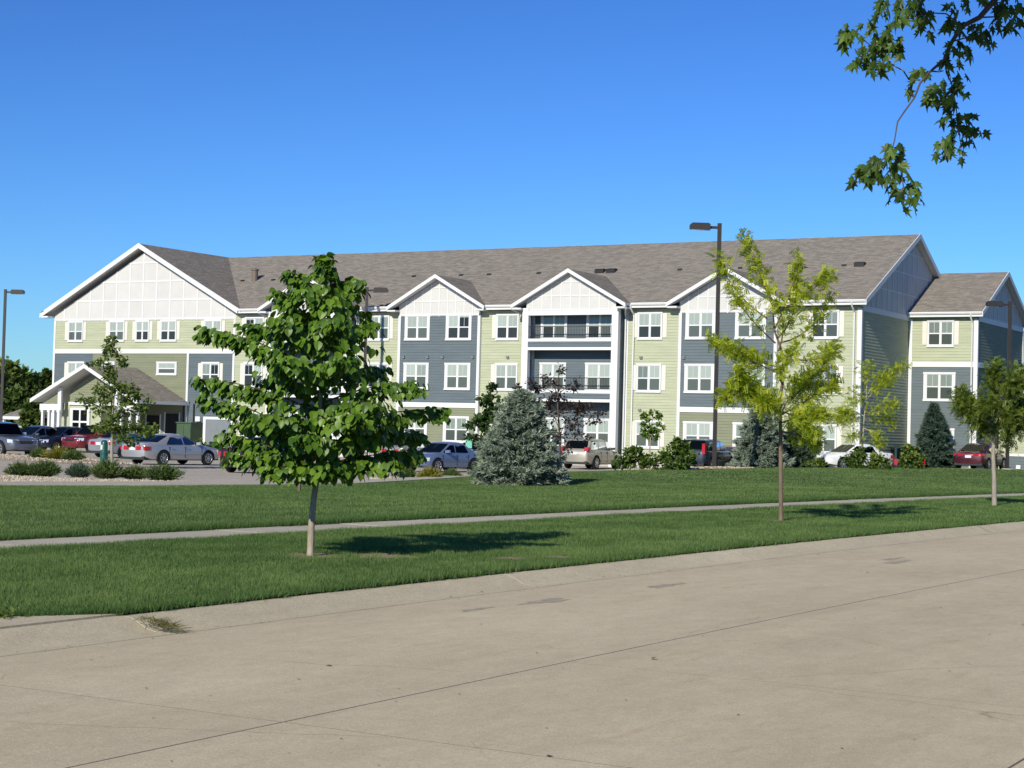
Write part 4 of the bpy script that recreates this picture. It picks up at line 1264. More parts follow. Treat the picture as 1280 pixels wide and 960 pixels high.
# those nearest the street are separate leaves, the rest one foliage mass
leafs.sort(key=lambda l: l[0].dot(B_) + random.uniform(-.35, .35))
lm = [heart_mesh('leaf', random.uniform(.125, .15), random.uniform(.105, .13), random.uniform(.04, .16), random.uniform(.05, .3), (i + .3) / 8, CATL) for i in range(8)]
for i, (q, d, nn, s_) in enumerate(leafs[:300]):
    o = link('leaf', lm[i % 8], t1); o.matrix_local = leaf_matrix(q, d, nn, s_)
F = Leaves(4)
for q, d, nn, s_ in leafs[300:]:
    tt = random.random()
    mid, le, ri = heart_pts(.14 * s_, .12 * s_, .1, .15)
    M = leaf_matrix(q, d, nn, 1.0)
    m3 = [M @ Vector(v) for v in mid]; l3 = [M @ Vector(v) for v in le]; r3 = [M @ Vector(v) for v in ri]
    for i in (0, 1, 2, 3, 4, 5):
        F.add([m3[i], m3[i + 1], l3[i + 1], l3[i]], tt); F.add([m3[i + 1], m3[i], r3[i], r3[i + 1]], tt)
o = F.build('foliage', CATL, t1); o['kind'] = 'stuff'

# ---- feathery honey locusts
def pinnate(F, p, d, n, L, t, pairs=5):
    """a compound leaf: small leaflet pairs along an arching stalk"""
    s = d.cross(n); s = s.normalized() if s.length > 1e-6 else d.orthogonal().normalized()
    for i in range(pairs):
        f = (i + .6) / pairs
        q = p + d * (L * f) - Z_ * (0.18 * L * f * f)
        w_ = L * 0.36 * (1 - 0.35 * f)
        for sg in (-1, 1):
            e = (s * sg + d * 0.35 - Z_ * .15).normalized()
            hw = d * (L / pairs * 0.55)
            F.add([q - hw * .6, q + e * w_ * .5 - hw, q + e * w_, q + e * w_ * .5 + hw], min(1, max(0, t + random.uniform(-.12, .12))))
def locust(name, label, base, trunk, limbs, m, bark, sprays, L, group=None, tr=.05, spread=.28, upw=.35):
    t = empty(name, label, 'tree', base, group=group)
    mb = MB(); n = len(trunk)
    mb.tube(trunk, [tr * (1 - 0.8 * i / (n - 1)) for i in range(n)], 8); mb.build('trunk', bark, t, smooth=60)
    F = Leaves(4)
    for P, dens in limbs:
        bm_ = MB(); ln = sum((P[i + 1] - P[i]).length for i in range(len(P) - 1))
        bm_.tube(P, [tr * 0.42 * (1 - 0.8 * i / (len(P) - 1)) for i in range(len(P))], 5); bm_.build('branch', bark, t, smooth=60)
        for k in range(int(sprays * ln * dens)):
            f = random.uniform(.12, 1.0) ** .8
            p = lerp_path(P, f)
            ax = (lerp_path(P, min(1, f + .05)) - lerp_path(P, max(0, f - .05))).normalized()
            tw = (ax * .8 + rv(.55) + Z_ * .15).normalized()
            reach = random.uniform(.02, spread) * (1.1 - .5 * f)
            q = p + tw * reach
            d = (tw * .7 + rv(.6) + Z_ * random.uniform(-.45, upw)).normalized()
            pinnate(F, q, d, (Z_ + rv(.45)).normalized(), L * random.uniform(.7, 1.25), random.random() ** .9)
    F.build('crown', m, t)
    return t
LOCY = leaf_mat('yellow_green_locust_leaf', (0.165, 0.255, 0.018), (0.54, 0.57, 0.065), trans=0.46, rough=0.5)
T2 = Vector((-12.33, 31.71, 0.015))
k2 = 2200 / 33.6
def px2(px, py, b=0.0): return AB((px - 976 - 0.0262 * (653 - py)) / k2, b, (653 - py) / k2)
tp = [px2(976, 656), px2(976, 600), px2(976, 540), px2(975, 500), px2(981, 470, .05), px2(978, 440), px2(969, 415), px2(966, 380), px2(955, 345), px2(933, 300)]
def lim(px, pts, sag=.1, dens=1.0):
    Q = [px(*q) for q in pts]
    return (bez(Q[0], Q[1] if len(Q) > 2 else Q[0].lerp(Q[1], .5) + Z_ * sag, Q[-1], 6), dens)
locust_l = [lim(px2, q, dens=d) for q, d in (
    ([(967, 385), (950, 345, -.1), (931, 298, 0)], 1.2), ([(960, 400), (915, 370, .1), (900, 325, .1)], 1.0), ([(968, 415), (1000, 350, .1), (1000, 315, .1)], .35),
    ([(966, 395), (1010, 370, -.1), (1035, 345, -.2)], 1.3), ([(972, 425), (1005, 395, .2), (1000, 330, .2)], 1.0), ([(975, 430), (1020, 420, .2), (1040, 372, .2)], .9),
    ([(970, 430), (930, 400, -.4), (912, 372, -.5)], .8), ([(981, 462), (930, 450, .1), (890, 428, 0)], 1.6), ([(980, 470), (940, 458, -.5), (905, 440, -.6)], 1.4), ([(978, 450), (1030, 455, -.3), (1040, 436, -.4)], 1.0),
    ([(976, 505), (940, 480, -.2), (905, 500, -.2)], 2.4), ([(975, 500), (930, 498, -.5), (918, 470, -.7)], 2.0), ([(976, 510), (1030, 470, .3), (1042, 440, .4)], 1.5), ([(976, 520), (1012, 500, .1), (1046, 478, .2)], 1.7),
    ([(976, 530), (1010, 515, -.4), (1025, 520, -.6)], 1.9), ([(976, 520), (955, 500, .7), (930, 480, .9)], 1.6), ([(976, 520), (1000, 480, .7), (1020, 470, 1.0)], 1.4), ([(978, 480), (960, 470, -.8), (985, 440, -.9)], 1.2),
    ([(974, 440), (985, 400, -.4), (960, 370, -.5)], .8), ([(976, 515), (990, 520, -.8), (1005, 540, -1.0)], 1.8), ([(976, 540), (1005, 545, -.2), (1020, 552, 0)], 1.6), ([(976, 515), (960, 505, -.9), (945, 505, -1.1)], 1.7))]
locust('honey_locust', 'tall airy honey locust with yellow green leaves and slender trunk on the verge', T2, tp, locust_l, LOCY, mat('brown_bark', (0.17, 0.125, 0.09), 0.9, n=(14, .25), stretch=(1, 1, .3), bump=(40, .4)), 125, .145, tr=.045, spread=.33, upw=.15)

LOCG = leaf_mat('green_locust_leaf', (0.060, 0.110, 0.016), (0.215, 0.270, 0.050), trans=0.35, rough=0.5)
T3 = Vector((-11.75, 45.0, 0.02)); k3 = 2200 / 46.2
def px3(px, py, b=0.0): return AB((px - 1241 - 0.0262 * (633 - py)) / k3, b, (633 - py) / k3)
tp3 = [px3(1241, 635), px3(1241, 600), px3(1240, 572), px3(1241, 545), px3(1246, 520), px3(1250, 495), px3(1252, 468)]
l3 = [lim(px3, q, dens=d) for q, d in (
    ([(1240, 572), (1258, 550, .1), (1275, 535, .1)], .9), ([(1241, 560), (1225, 540, -.1), (1202, 508, -.1)], 1.5), ([(1242, 540), (1220, 520, .2), (1205, 500, .3)], 1.5), ([(1246, 520), (1235, 490, -.2), (1238, 468, -.3)], 1.6),
    ([(1246, 525), (1275, 510, .1), (1300, 500, .1)], 1.6), ([(1244, 535), (1270, 530, -.4), (1285, 520, -.5)], 1.5), ([(1250, 500), (1265, 480, .2), (1278, 472, .3)], 1.5), ([(1246, 515), (1230, 510, -.6), (1222, 515, -.8)], 1.6),
    ([(1248, 510), (1255, 490, -.6), (1262, 485, -.8)], 1.6), ([(1246, 525), (1225, 520, .7), (1215, 515, .9)], 1.3), ([(1246, 525), (1260, 520, .7), (1275, 515, .9)], 1.3), ([(1244, 540), (1250, 530, -.7), (1250, 525, -.9)], 1.3))]
locust('honey_locust', 'small green honey locust with a pale forked trunk at the right edge of the verge', T3, tp3, l3, LOCG, BARKG, 290, .16, tr=.07, spread=.5, upw=.1)

T4 = Vector((-28.7, 84.5, ground(-28.7, 84.5))); k4 = 2200 / 87.5
def px4(px, py, b=0.0): return AB((px - 1045 - 0.0262 * (580 - py)) / k4, b, (580 - py) / k4)
tp4 = [px4(1045, 584), px4(1047, 550), px4(1049, 520), px4(1052, 490), px4(1054, 465)]
l4 = [lim(px4, q, dens=d) for q, d in (
    ([(1048, 525), (1035, 512, -.2), (1018, 520, -.3)], 1.7), ([(1049, 515), (1035, 505, .3), (1022, 512, .4)], 1.3), ([(1051, 495), (1065, 480, -.1), (1078, 470, -.2)], .9), ([(1052, 490), (1062, 470, .1), (1098, 452, .1)], 1.0), ([(1053, 480), (1050, 465, .2), (1056, 455, .2)], .8),
    ([(1050, 510), (1070, 505, -.3), (1085, 500, -.3)], 1.1), ([(1049, 520), (1060, 515, .4), (1085, 520, .5)], .9), ([(1049, 530), (1060, 535, -.4), (1065, 545, -.5)], 1.1), ([(1048, 535), (1040, 535, -.5), (1032, 540, -.6)], 1.1), ([(1050, 500), (1045, 490, -.5), (1035, 492, -.6)], 1.1))]
locust('honey_locust', 'slim yellow green locust in front of the right corner of the building', T4, tp4, l4, LOCY, BARK, 130, .22, tr=.06, spread=.85, upw=.1)

# ---- bushy small-leaved trees
def leafy_tree(name, label, base, trunk, blobs, m, bark, n, L, W, tr=.05, group=None, cat='tree', branches=True, rough_out=.35):
    """blobs: (centre, radii, share) of leaf clumps; limbs run from the trunk to each clump"""
    t = empty(name, label, cat, base, group=group)
    if trunk:
        mb = MB(); k = len(trunk)
        mb.tube(trunk, [tr * (1 - 0.75 * i / (k - 1)) for i in range(k)], 8); mb.build('trunk', bark, t, smooth=60)
    F = Leaves(4)
    tot = sum(b[2] for b in blobs)
    if branches and trunk:
        bm_ = MB()
        for c, r, s_ in blobs:
            p0 = min((lerp_path(trunk, f) for f in (.35, .5, .65, .8, .95)), key=lambda q: (q - c).length + (2 if q.z > c.z + .1 else 0))
            bm_.tube(bez(p0, p0.lerp(c, .5) + Z_ * .05, c, 4), [tr * .32, tr * .28, tr * .2, tr * .12, tr * .06], 4)
        bm_.build('branches', bark, t, smooth=60)
    for c, r, s_ in blobs:
        k = int(n * s_ / tot)
        subs = [unit() * random.uniform(.3, 1.0) for _ in range(max(3, k // 26))]
        for _ in range(k):
            u = random.choice(subs) + rv(rough_out * .55)
            q = c + Vector((u.x * r[0], u.y * r[1], u.z * r[2]))
            o_ = Vector((u.x, u.y, u.z * .6)).normalized()
            d = (o_ * .7 + rv(.6) - Z_ * .15).normalized()
            nn = (o_ * .5 + Z_ * .7 + rv(.4)).normalized()
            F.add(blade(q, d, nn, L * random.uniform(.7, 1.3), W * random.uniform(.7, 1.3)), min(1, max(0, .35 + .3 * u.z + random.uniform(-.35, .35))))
    F.build('crown' if trunk else 'foliage', m, t)
    return t
def dirp(px):                     # across-the-view slope of a picture column: x = s*y
    return (px - 640) / 2200.0
def place(px, dist, zoff=0.0):
    """ground point seen in direction px at straight distance `dist` along the view axis"""
    f = dirp(px); v = rt0 * (f * dist) + fwd0 * dist
    return Vector((v.x, v.y, ground(v.x, v.y) + zoff))
def kpx(dist): return 2200.0 / dist
MAPLE = leaf_mat('young_maple_leaf', (0.060, 0.105, 0.018), (0.215, 0.280, 0.060), trans=0.36)
d = 72.0; p5 = place(143, d); k5 = kpx(d)
def px5(px, py, b=0.0): return AB((px - 143 - .0262 * (575 - py)) / k5, b, (575 - py) / k5)
tr5 = [px5(143, 578), px5(143, 545), px5(144, 510), px5(146, 470), px5(148, 425)]
def blob(px, x, y, rx, rz, s_, k, b=0.0, rb=None): return (px(x, y, b), (rx / k, (rb or rx) / k, rz / k), s_)
bl5 = [blob(px5, *q, k5) for q in ((142, 420, 7, 10, 2.2), (138, 432, 8, 8, 2), (156, 437, 8, 9, 2), (146, 450, 12, 10, 2.5), (124, 447, 9, 8, 1.6), (150, 468, 16, 11, 3.5), (130, 480, 14, 10, 3), (108, 493, 14, 8, 2.2), (128, 500, 16, 10, 3), (165, 480, 14, 10, 3), (183, 493, 13, 9, 2.4), (160, 500, 18, 12, 4), (150, 520, 20, 12, 4.5), (172, 520, 18, 10, 3.5), (128, 525, 14, 9, 2.6), (185, 530, 14, 8, 2.2), (160, 538, 18, 8, 3), (172, 476, 10, 12, 1.2))]
def swap(bl): return [(c, (r[0], r[0], r[2]), s_) for c, r, s_ in bl]
leafy_tree('young_maple_tree', 'thin young maple in the gravel island in front of the entrance porch', p5, tr5, swap(bl5), MAPLE, BARKG, 2500, .17, .125, tr=.075, rough_out=.5)

PURP = leaf_mat('purple_leaf', (0.022, 0.015, 0.012), (0.085, 0.058, 0.042), trans=0.25)
d = 80.0; p6 = place(705, d); k6 = kpx(d)
def px6(px, py, b=0.0): return AB((px - 705 - .0262 * (588 - py)) / k6, b, (588 - py) / k6)
tr6 = [px6(703, 590), px6(703, 560), px6(702, 530), px6(700, 495), px6(702, 450)]
bl6 = swap([blob(px6, *q, k6) for q in ((703, 452, 4, 9, .9), (690, 468, 9, 8, 1.6), (672, 474, 11, 9, 2.0), (655, 480, 8, 6, 1.2), (700, 485, 14, 10, 2.6), (718, 472, 9, 8, 1.4), (684, 492, 14, 9, 2.6), (712, 500, 16, 8, 2.8), (740, 496, 11, 5, 1.4), (735, 510, 14, 7, 2), (695, 512, 18, 9, 3), (720, 520, 16, 8, 2.4), (745, 515, 12, 6, 1), (700, 535, 16, 10, 2.6), (728, 540, 14, 8, 1.6), (755, 505, 8, 4, .7), (715, 555, 12, 8, 1.2))])
leafy_tree('purple_leaf_tree', 'dark purple leaved tree behind the large blue spruce', p6, tr6, bl6, PURP, BARKD, 1700, .16, .10, tr=.08, rough_out=.5)

DKG = leaf_mat('dark_pear_leaf', (0.022, 0.052, 0.012), (0.075, 0.130, 0.030), trans=0.25, rough=0.4)
d = 66.0; p7 = place(613, d); k7 = kpx(d)
def px7(px, py, b=0.0): return AB((px - 613 - .0262 * (592 - py)) / k7, b, (592 - py) / k7)
tr7 = [px7(613, 594), px7(613, 550), px7(614, 510), px7(616, 478)]
bl7 = swap([blob(px7, *q, k7) for q in ((617, 478, 6, 9, 1.2), (610, 492, 10, 9, 2), (622, 494, 10, 9, 2), (606, 508, 12, 9, 2.4), (620, 512, 12, 9, 2.4), (600, 522, 12, 8, 2.4), (615, 528, 15, 9, 3), (604, 540, 15, 9, 3), (620, 545, 14, 9, 3), (606, 558, 14, 9, 2.6), (600, 572, 10, 8, 1.6))])
leafy_tree('dark_green_tree', 'narrow dark green tree beside the left flank of the large blue spruce', p7, tr7, bl7, DKG, BARKD, 2100, .17, .12, tr=.07)

LIME = leaf_mat('bright_young_leaf', (0.085, 0.165, 0.018), (0.240, 0.340, 0.055), trans=0.4)
d = 77.0; p8 = place(815, d); k8 = kpx(d)
def px8(px, py, b=0.0): return AB((px - 815 - .0262 * (590 - py)) / k8, b, (590 - py) / k8)
tr8 = [px8(815, 592), px8(815, 560), px8(817, 535), px8(820, 514)]
bl8 = swap([blob(px8, *q, k8) for q in ((821, 517, 4, 6, 1), (812, 522, 6, 5, 1), (825, 525, 5, 6, 1), (816, 533, 9, 6, 2), (826, 538, 6, 6, 1.2), (810, 540, 7, 6, 1.3), (818, 548, 10, 5, 1.6), (806, 521, 3, 3, .4))])
leafy_tree('sapling_tree', 'small bright green sapling in front of a pale green wall', p8, tr8, bl8, LIME, BARK, 700, .17, .10, tr=.04)

# ---- blue spruces
SPB = leaf_mat('blue_spruce_needles', (0.050, 0.080, 0.052), (0.400, 0.470, 0.360), trans=0.12, rough=0.6)
SPG = leaf_mat('green_spruce_needles', (0.030, 0.060, 0.035), (0.115, 0.170, 0.100), trans=0.12, rough=0.6)
def spruce(label, base, H, prof, m, nbr, sprig, group='spruce trees along the lot edge', dens=1.0):
    """prof(f): crown radius at height fraction f; drooping whorled boughs set with needle sprigs"""
    t = empty('spruce_tree', label, 'tree', base, group=group)
    mb = MB(); mb.tube([Vector((0, 0, -.1)), Vector((0, 0, H * .5)), Vector((0, 0, H * .98))], [.09 * H / 3, .05 * H / 3, .008], 8); mb.build('trunk', BARKD, t, smooth=60)
    F = Leaves(3)
    for i in range(nbr):
        f = (i + random.random()) / nbr
        f = f ** 1.25
        a = i * 2.39996 + random.uniform(-.3, .3)
        R = prof(f) * random.uniform(.66, 1.06) * (1.0 if f > .1 else .93)
        o_ = Vector((math.cos(a), math.sin(a), 0)); s0 = Vector((-o_.y, o_.x, 0))
        p0 = Vector((0, 0, H * f)); tipz = .12 * R + (.25 * R * f) - .16 * R * (1 - f)
        P = bez(p0, p0 + o_ * R * .55 + Z_ * (-.06 * R + .1 * R * f), p0 + o_ * R + Z_ * tipz, 5)
        n = int((16 + R * 46) * dens)
        for k in range(n):
            u = random.uniform(.22, 1.03)
            q = lerp_path(P, min(u, 1)) + s0 * random.gauss(0, .17) * R * (1.15 - u * .75) + Z_ * random.uniform(-.05, .05) * R
            d0 = (o_ * .8 + s0 * random.gauss(0, .55) + Z_ * random.uniform(-.1, .45) + rv(.2)).normalized()
            tt = min(1, max(0, .30 + .45 * (u - .5) + random.uniform(-.25, .3)))
            for w_ in range(5):
                d1 = (d0 + rv(.42)).normalized()
                sd2 = d1.cross(unit())
                sd2 = sd2.normalized() * sprig * .13 if sd2.length > 1e-5 else Vector((sprig * .1, 0, 0))
                b0 = q + rv(sprig * .12)
                F.add([b0 - sd2, b0 + sd2, b0 + d1 * sprig * random.uniform(.7, 1.2)], min(1, max(0, tt + random.uniform(-.1, .1))))
    F.build('crown', m, t)
    return t
d = 54.6; p9 = place(652, d); k9 = kpx(d)
spruce('broad bushy blue spruce, largest of the spruces, at the end of the gravel bed', p9, (603 - 486) / k9, lambda f: (68 / k9) * (1 - f) ** .62 * (.86 + .14 * min(1, f / .12)), SPB, 190, .15, dens=1.5)
d = 84.0; p10 = place(952, d); k10 = kpx(d)
spruce('blue spruce behind the yellow green honey locust', p10, (588 - 505) / k10, lambda f: (44 / k10) * (1 - f) ** .7, SPB, 130, .22)
d = 86.0; p11 = place(1000, d); k11 = kpx(d)
spruce('darker green spruce just right of its blue neighbour', p11, (586 - 520) / k11, lambda f: (30 / k11) * (1 - f) ** .62, SPG, 110, .22)
d = 101.0; p12 = place(1168, d); k12 = kpx(d)
spruce('pointed green spruce beside the maroon car', p12, (591 - 508) / k12, lambda f: (33 / k12) * (1 - f) ** .78, mat_ if False else leaf_mat('teal_spruce_needles', (0.026, 0.055, 0.042), (0.110, 0.165, 0.120), trans=0.12, rough=0.6), 120, .25)

# ---- rounded shrubs and junipers
SHR = leaf_mat('shrub_leaf', (0.035, 0.075, 0.012), (0.150, 0.225, 0.040), trans=0.3)
SHRY = leaf_mat('light_shrub_leaf', (0.070, 0.115, 0.016), (0.245, 0.310, 0.070), trans=0.32)
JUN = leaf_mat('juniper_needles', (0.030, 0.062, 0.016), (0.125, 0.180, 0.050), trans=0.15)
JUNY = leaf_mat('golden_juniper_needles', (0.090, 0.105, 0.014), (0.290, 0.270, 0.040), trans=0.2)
def shrub(px, dist, label, blobs, m, n, L, group='leafy shrubs on the lawn rise'):
    b = place(px, dist); k = kpx(dist)
    bl = [(AB(dx / k, dy, dz / k), (rx / k, rx / k, rz / k), s_) for dx, dz, rx, rz, s_, dy in blobs]
    return leafy_tree('shrub', label, b, None, bl, m, BARKD, n, L, L * .7, group=group, cat='shrub')
shrub(796, 72, 'round green shrub under the bright sapling', ((0, 13, 22, 13, 4, 0), (-14, 8, 12, 9, 2, .3), (15, 10, 12, 10, 2, -.2), (2, 26, 9, 5, 1, 0), (-6, 22, 8, 6, .8, .2)), SHR, 1500, .15)
shrub(845, 70, 'tallest leafy shrub, left of the lamp post base', ((0, 14, 18, 14, 4, 0), (8, 24, 12, 12, 2, 0), (-16, 10, 12, 10, 2, .2), (14, 12, 12, 12, 2, -.2), (4, 36, 6, 6, .7, 0)), SHR, 1700, .15)
shrub(1071, 84, 'small dark green shrub in front of the white car', ((0, 10, 12, 10, 3, 0), (4, 17, 8, 6, 1, .2)), SHR, 700, .17)
shrub(1101, 84, 'light green shrub, middle of three by the right corner', ((0, 9, 13, 9, 3, 0), (-6, 14, 8, 6, 1, 0), (10, 8, 8, 7, 1, .2)), SHRY, 700, .17)
shrub(1137, 88, 'bright shrub touching the pointed spruce', ((0, 12, 14, 12, 3, 0), (2, 24, 8, 7, 1.2, 0), (12, 10, 10, 9, 1.4, 0)), SHRY, 900, .17)
shrub(1022, 82, 'low ragged shrub right of the darker spruce', ((0, 5, 12, 5, 2, 0), (8, 7, 7, 6, 1, 0)), SHRY, 350, .15)
def juniper(px, dist, w_, h, label, m=None, n=300):
    """spreading juniper: stiff needle sprays fanning up and out"""
    b = place(px, dist, .05); k = kpx(dist); R = w_ / 2 / k; H = h / k
    t = empty('juniper_bush', label, 'shrub', b, group='junipers in the gravel beds')
    F = Leaves(3); st = MB()
    for i in range(n):
        a = random.uniform(0, 6.283); f = random.uniform(.15, 1)
        o_ = Vector((math.cos(a), math.sin(a), 0))
        tip = o_ * R * f + Z_ * H * random.uniform(.55, 1.05) * (1.0 - .55 * f * f)
        p0 = o_ * R * f * .25
        P = bez(p0, p0 + Z_ * H * .25 + o_ * R * f * .3, tip, 4)
        if i % 6 == 0: st.tube(P, [.012, .010, .008, .006, .003], 3)
        for kk in range(12):
            u = random.uniform(.25, 1.0)
            q = lerp_path(P, u) + rv(.03)
            d1 = ((tip - p0).normalized() + rv(.38)).normalized()
            s2 = d1.cross(unit()); s2 = s2.normalized() * .016 if s2.length > 1e-5 else Vector((.016, 0, 0))
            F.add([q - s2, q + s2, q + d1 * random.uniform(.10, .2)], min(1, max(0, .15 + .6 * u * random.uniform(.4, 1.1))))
    F.build('foliage', m or JUN, t); st.build('stems', BARKD, t)
    return t
d0 = 55.5
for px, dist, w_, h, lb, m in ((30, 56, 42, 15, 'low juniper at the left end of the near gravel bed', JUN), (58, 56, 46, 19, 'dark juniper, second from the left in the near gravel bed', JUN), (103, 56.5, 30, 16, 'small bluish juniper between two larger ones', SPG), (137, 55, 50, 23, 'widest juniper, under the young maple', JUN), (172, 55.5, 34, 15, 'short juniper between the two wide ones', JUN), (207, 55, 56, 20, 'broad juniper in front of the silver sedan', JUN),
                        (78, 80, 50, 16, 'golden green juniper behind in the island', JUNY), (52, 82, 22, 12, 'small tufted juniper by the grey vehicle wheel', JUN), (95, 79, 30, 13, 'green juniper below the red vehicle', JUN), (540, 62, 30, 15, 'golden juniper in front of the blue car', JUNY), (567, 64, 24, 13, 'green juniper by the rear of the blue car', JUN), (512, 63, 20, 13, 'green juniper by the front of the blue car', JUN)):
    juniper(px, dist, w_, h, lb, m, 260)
# bushes along the foot of the wall
for px, dist, w_, h, lb in ((243, 112, 26, 18, 'loose tall grassy bush by the green cabinet'), (257, 112, 20, 12, 'clipped bush left of the service door'), (276, 112, 22, 12, 'clipped bush before the service door')):
    b = place(px, dist); k = kpx(dist)
    leafy_tree('foundation_bush', lb, b, None, [(Vector((0, 0, h * .45 / k)), (w_ / 2 / k, w_ / 2 / k, h * .5 / k), 1)], SHR, BARKD, 420, .24, .15, group='bushes along the foot of the building', cat='shrub')

# ---- tall trees beyond the left end
FAR = leaf_mat('far_tree_leaf', (0.036, 0.068, 0.016), (0.145, 0.205, 0.052), trans=0.3)
FARY = leaf_mat('far_light_tree_leaf', (0.065, 0.105, 0.020), (0.215, 0.270, 0.070), trans=0.3)
def far_tree(px, dist, top, wpx, label, m, n=2600):
    b = place(px, dist); b.z = -0.9; k = kpx(dist)
    hz = 539.2 + .0262 * (px - 640)
    H = 1.6 + .9 + (hz - top) / k; R = wpx / 2 / k
    tr = [Vector((0, 0, 0)), Vector((.1, 0, H * .4)), Vector((-.1, .1, H * .8))]
    bl = []
    for i in range(16):
        f = random.uniform(.18, .93); a = random.uniform(0, 6.283); rr = R * math.sin(math.pi * min(.97, f * .9 + .12)) * random.uniform(.2, .75)
        bl.append((Vector((math.cos(a) * rr, math.sin(a) * rr, H * f)), (R * .42, R * .42, H * .12), 1))
    bl.append((Vector((0, 0, H * .92)), (R * .3, R * .3, H * .08), .6))
    return leafy_tree('background_tree', label, b, tr, bl, m, BARKD, n, .55, .42, tr=.25, group='trees beyond the left end of the building')
for a in ((8, 165, 452, 60, 'far leafy tree at the left edge of the view', FARY), (36, 172, 462, 54, 'far tree with a rounded top behind the pavilion', FAR), (58, 180, 464, 44, 'far tree touching the left corner of the building', FAR), (-22, 160, 448, 70, 'far tree mostly cut off by the left edge', FAR), (20, 150, 486, 50, 'lower far tree in front of the taller ones', FAR), (44, 139, 500, 34, 'dark low tree against the porch corner', FAR)):
    far_tree(*a)

# ---- maple bough hanging in from the upper right
MB0 = Vector((3.4, 12.4, 0.0))
mt = empty('maple_tree', 'maple bough with dark lobed leaves hanging in at the upper right', 'tree', MB0)
MPL = leaf_mat('lobed_maple_leaf', (0.020, 0.046, 0.008), (0.085, 0.150, 0.022), trans=0.22, rough=0.45)
DM = 11.0; KM = 2200 / DM
ctr = rt * ((1150 - 640) / KM) + upv * (-(120 - 480) / KM) + fwd * DM + Vector((0, 0, 1.6)) - MB0
def pm(px, py, b=0.0): return ctr + rt * ((px - 1150) / KM) + upv * (-(py - 120) / KM) + fwd0 * b
def maple_mesh(i):
    L = 0.115
    pts = []
    tips = [(-152, .42), (-128, .30), (-100, .62), (-76, .36), (-50, .86), (-30, .44), (-14, .62), (0, 1.06), (14, .62), (30, .44), (50, .86), (76, .36), (100, .62), (128, .30), (152, .42)]
    v = [(0, .28 * L, 0.0), (0, 0, 0)]
    for a, r in tips:
        a = R_(a + random.uniform(-5, 5)); r *= random.uniform(.9, 1.1)
        v.append((math.sin(a) * r * L * .62, .30 * L + math.cos(a) * r * L * .70, -abs(math.sin(a)) * r * L * .18 - .12 * r * r * L))
    f = [(0, j, j + 1) for j in range(2, len(v) - 1)] + [(0, 1, 2), (0, len(v) - 1, 1)]
    me = bpy.data.meshes.new('leaf'); me.from_pydata(v, [], f); me.materials.append(MPL); set_tint(me, [(i + .5) / 8] * len(v))
    return me
mleaf = [maple_mesh(i) for i in range(8)]
shade_crown = Leaves(4)  # unseen crown of leaves, added to shade the bough
for _ in range(11000):
    u = unit() * random.uniform(.25, 1) ** .5
    q = Vector((-0.7 + 3.5 * u.x, 7.6 + 2.8 * u.y, 6.4 + 1.6 * u.z)) - MB0
    w_ = q + MB0
    if w_.x - .085 * w_.z * 1.92 < -.235 * (w_.y + w_.z * 1.92) + .40: continue  # leave out leaves whose shadow would fall in view
    shade_crown.add(blade(q, (unit() - Z_ * .5).normalized(), (Z_ + rv(.5)).normalized(), random.uniform(.13, .19), random.uniform(.11, .16)), random.random())
o = shade_crown.build('foliage', MPL, mt); o['kind'] = 'stuff'
bm_ = MB()
for ex, ey, ez in ((-1.5, 7.5, 6.2), (1.5, 5.5, 6.6), (3.2, 8, 6.8), (0, 9.5, 6.4)):
    bm_.tube(bez(Vector((0, 0, 3.9)), Vector((0, -1.2, 5.6)), Vector((ex, ey, ez)) - MB0, 6), [.11, .09, .07, .055, .04, .03, .02], 6)
bm_.build('limbs', BARKD, mt, smooth=60)
bm_ = MB()
bm_.tube([Vector((0, 0, -.1)), Vector((-.05, -.1, 1.6)), Vector((.1, 0, 3.6)), Vector((0, .1, 6.0)), Vector((.1, 0, 8.2))], [.24, .19, .16, .11, .04], 10); bm_.build('trunk', BARKD, mt, smooth=60)
main = [Vector((.05, 0, 3.7)), pm(1420, -150, .3), pm(1300, -60, .1), pm(1245, -2), pm(1224, 22), pm(1202, 33), pm(1190, 52), pm(1181, 74), pm(1163, 89), pm(1150, 104), pm(1143, 122), pm(1130, 140), pm(1122, 152), pm(1118, 176), pm(1114, 190)]
bm_ = MB(); bm_.tube(main, [.07, .05, .030, .019, .017, .015, .013, .011, .008, .007, .006, .0055, .005, .004, .0035], 7); bm_.build('bough', BARKD, mt, smooth=60)
twigs = [[(1150, 100), (1138, 97), (1126, 92), (1117, 82), (1100, 60), (1075, 50)], [(1181, 74), (1184, 90), (1190, 105), (1192, 130), (1196, 155), (1200, 190)], [(1202, 33), (1180, 20), (1150, 14), (1115, 12)], [(1190, 52), (1210, 48), (1230, 55)], [(1224, 22), (1245, 20), (1275, 12), (1300, 20)],
         [(1114, 190), (1100, 202), (1085, 215), (1070, 230)], [(1114, 190), (1125, 215), (1130, 240), (1140, 255)], [(1163, 89), (1172, 92), (1182, 86)], [(1143, 122), (1138, 116), (1136, 110)]]
for q in twigs:
    tb = MB(); n = len(q); tb.tube([pm(*c, random.uniform(-.08, .08) if i else 0) for i, c in enumerate(q)], [.006 * (1 - .7 * i / n) for i in range(n)], 5); tb.build('twig', BARKD, mt, smooth=60)
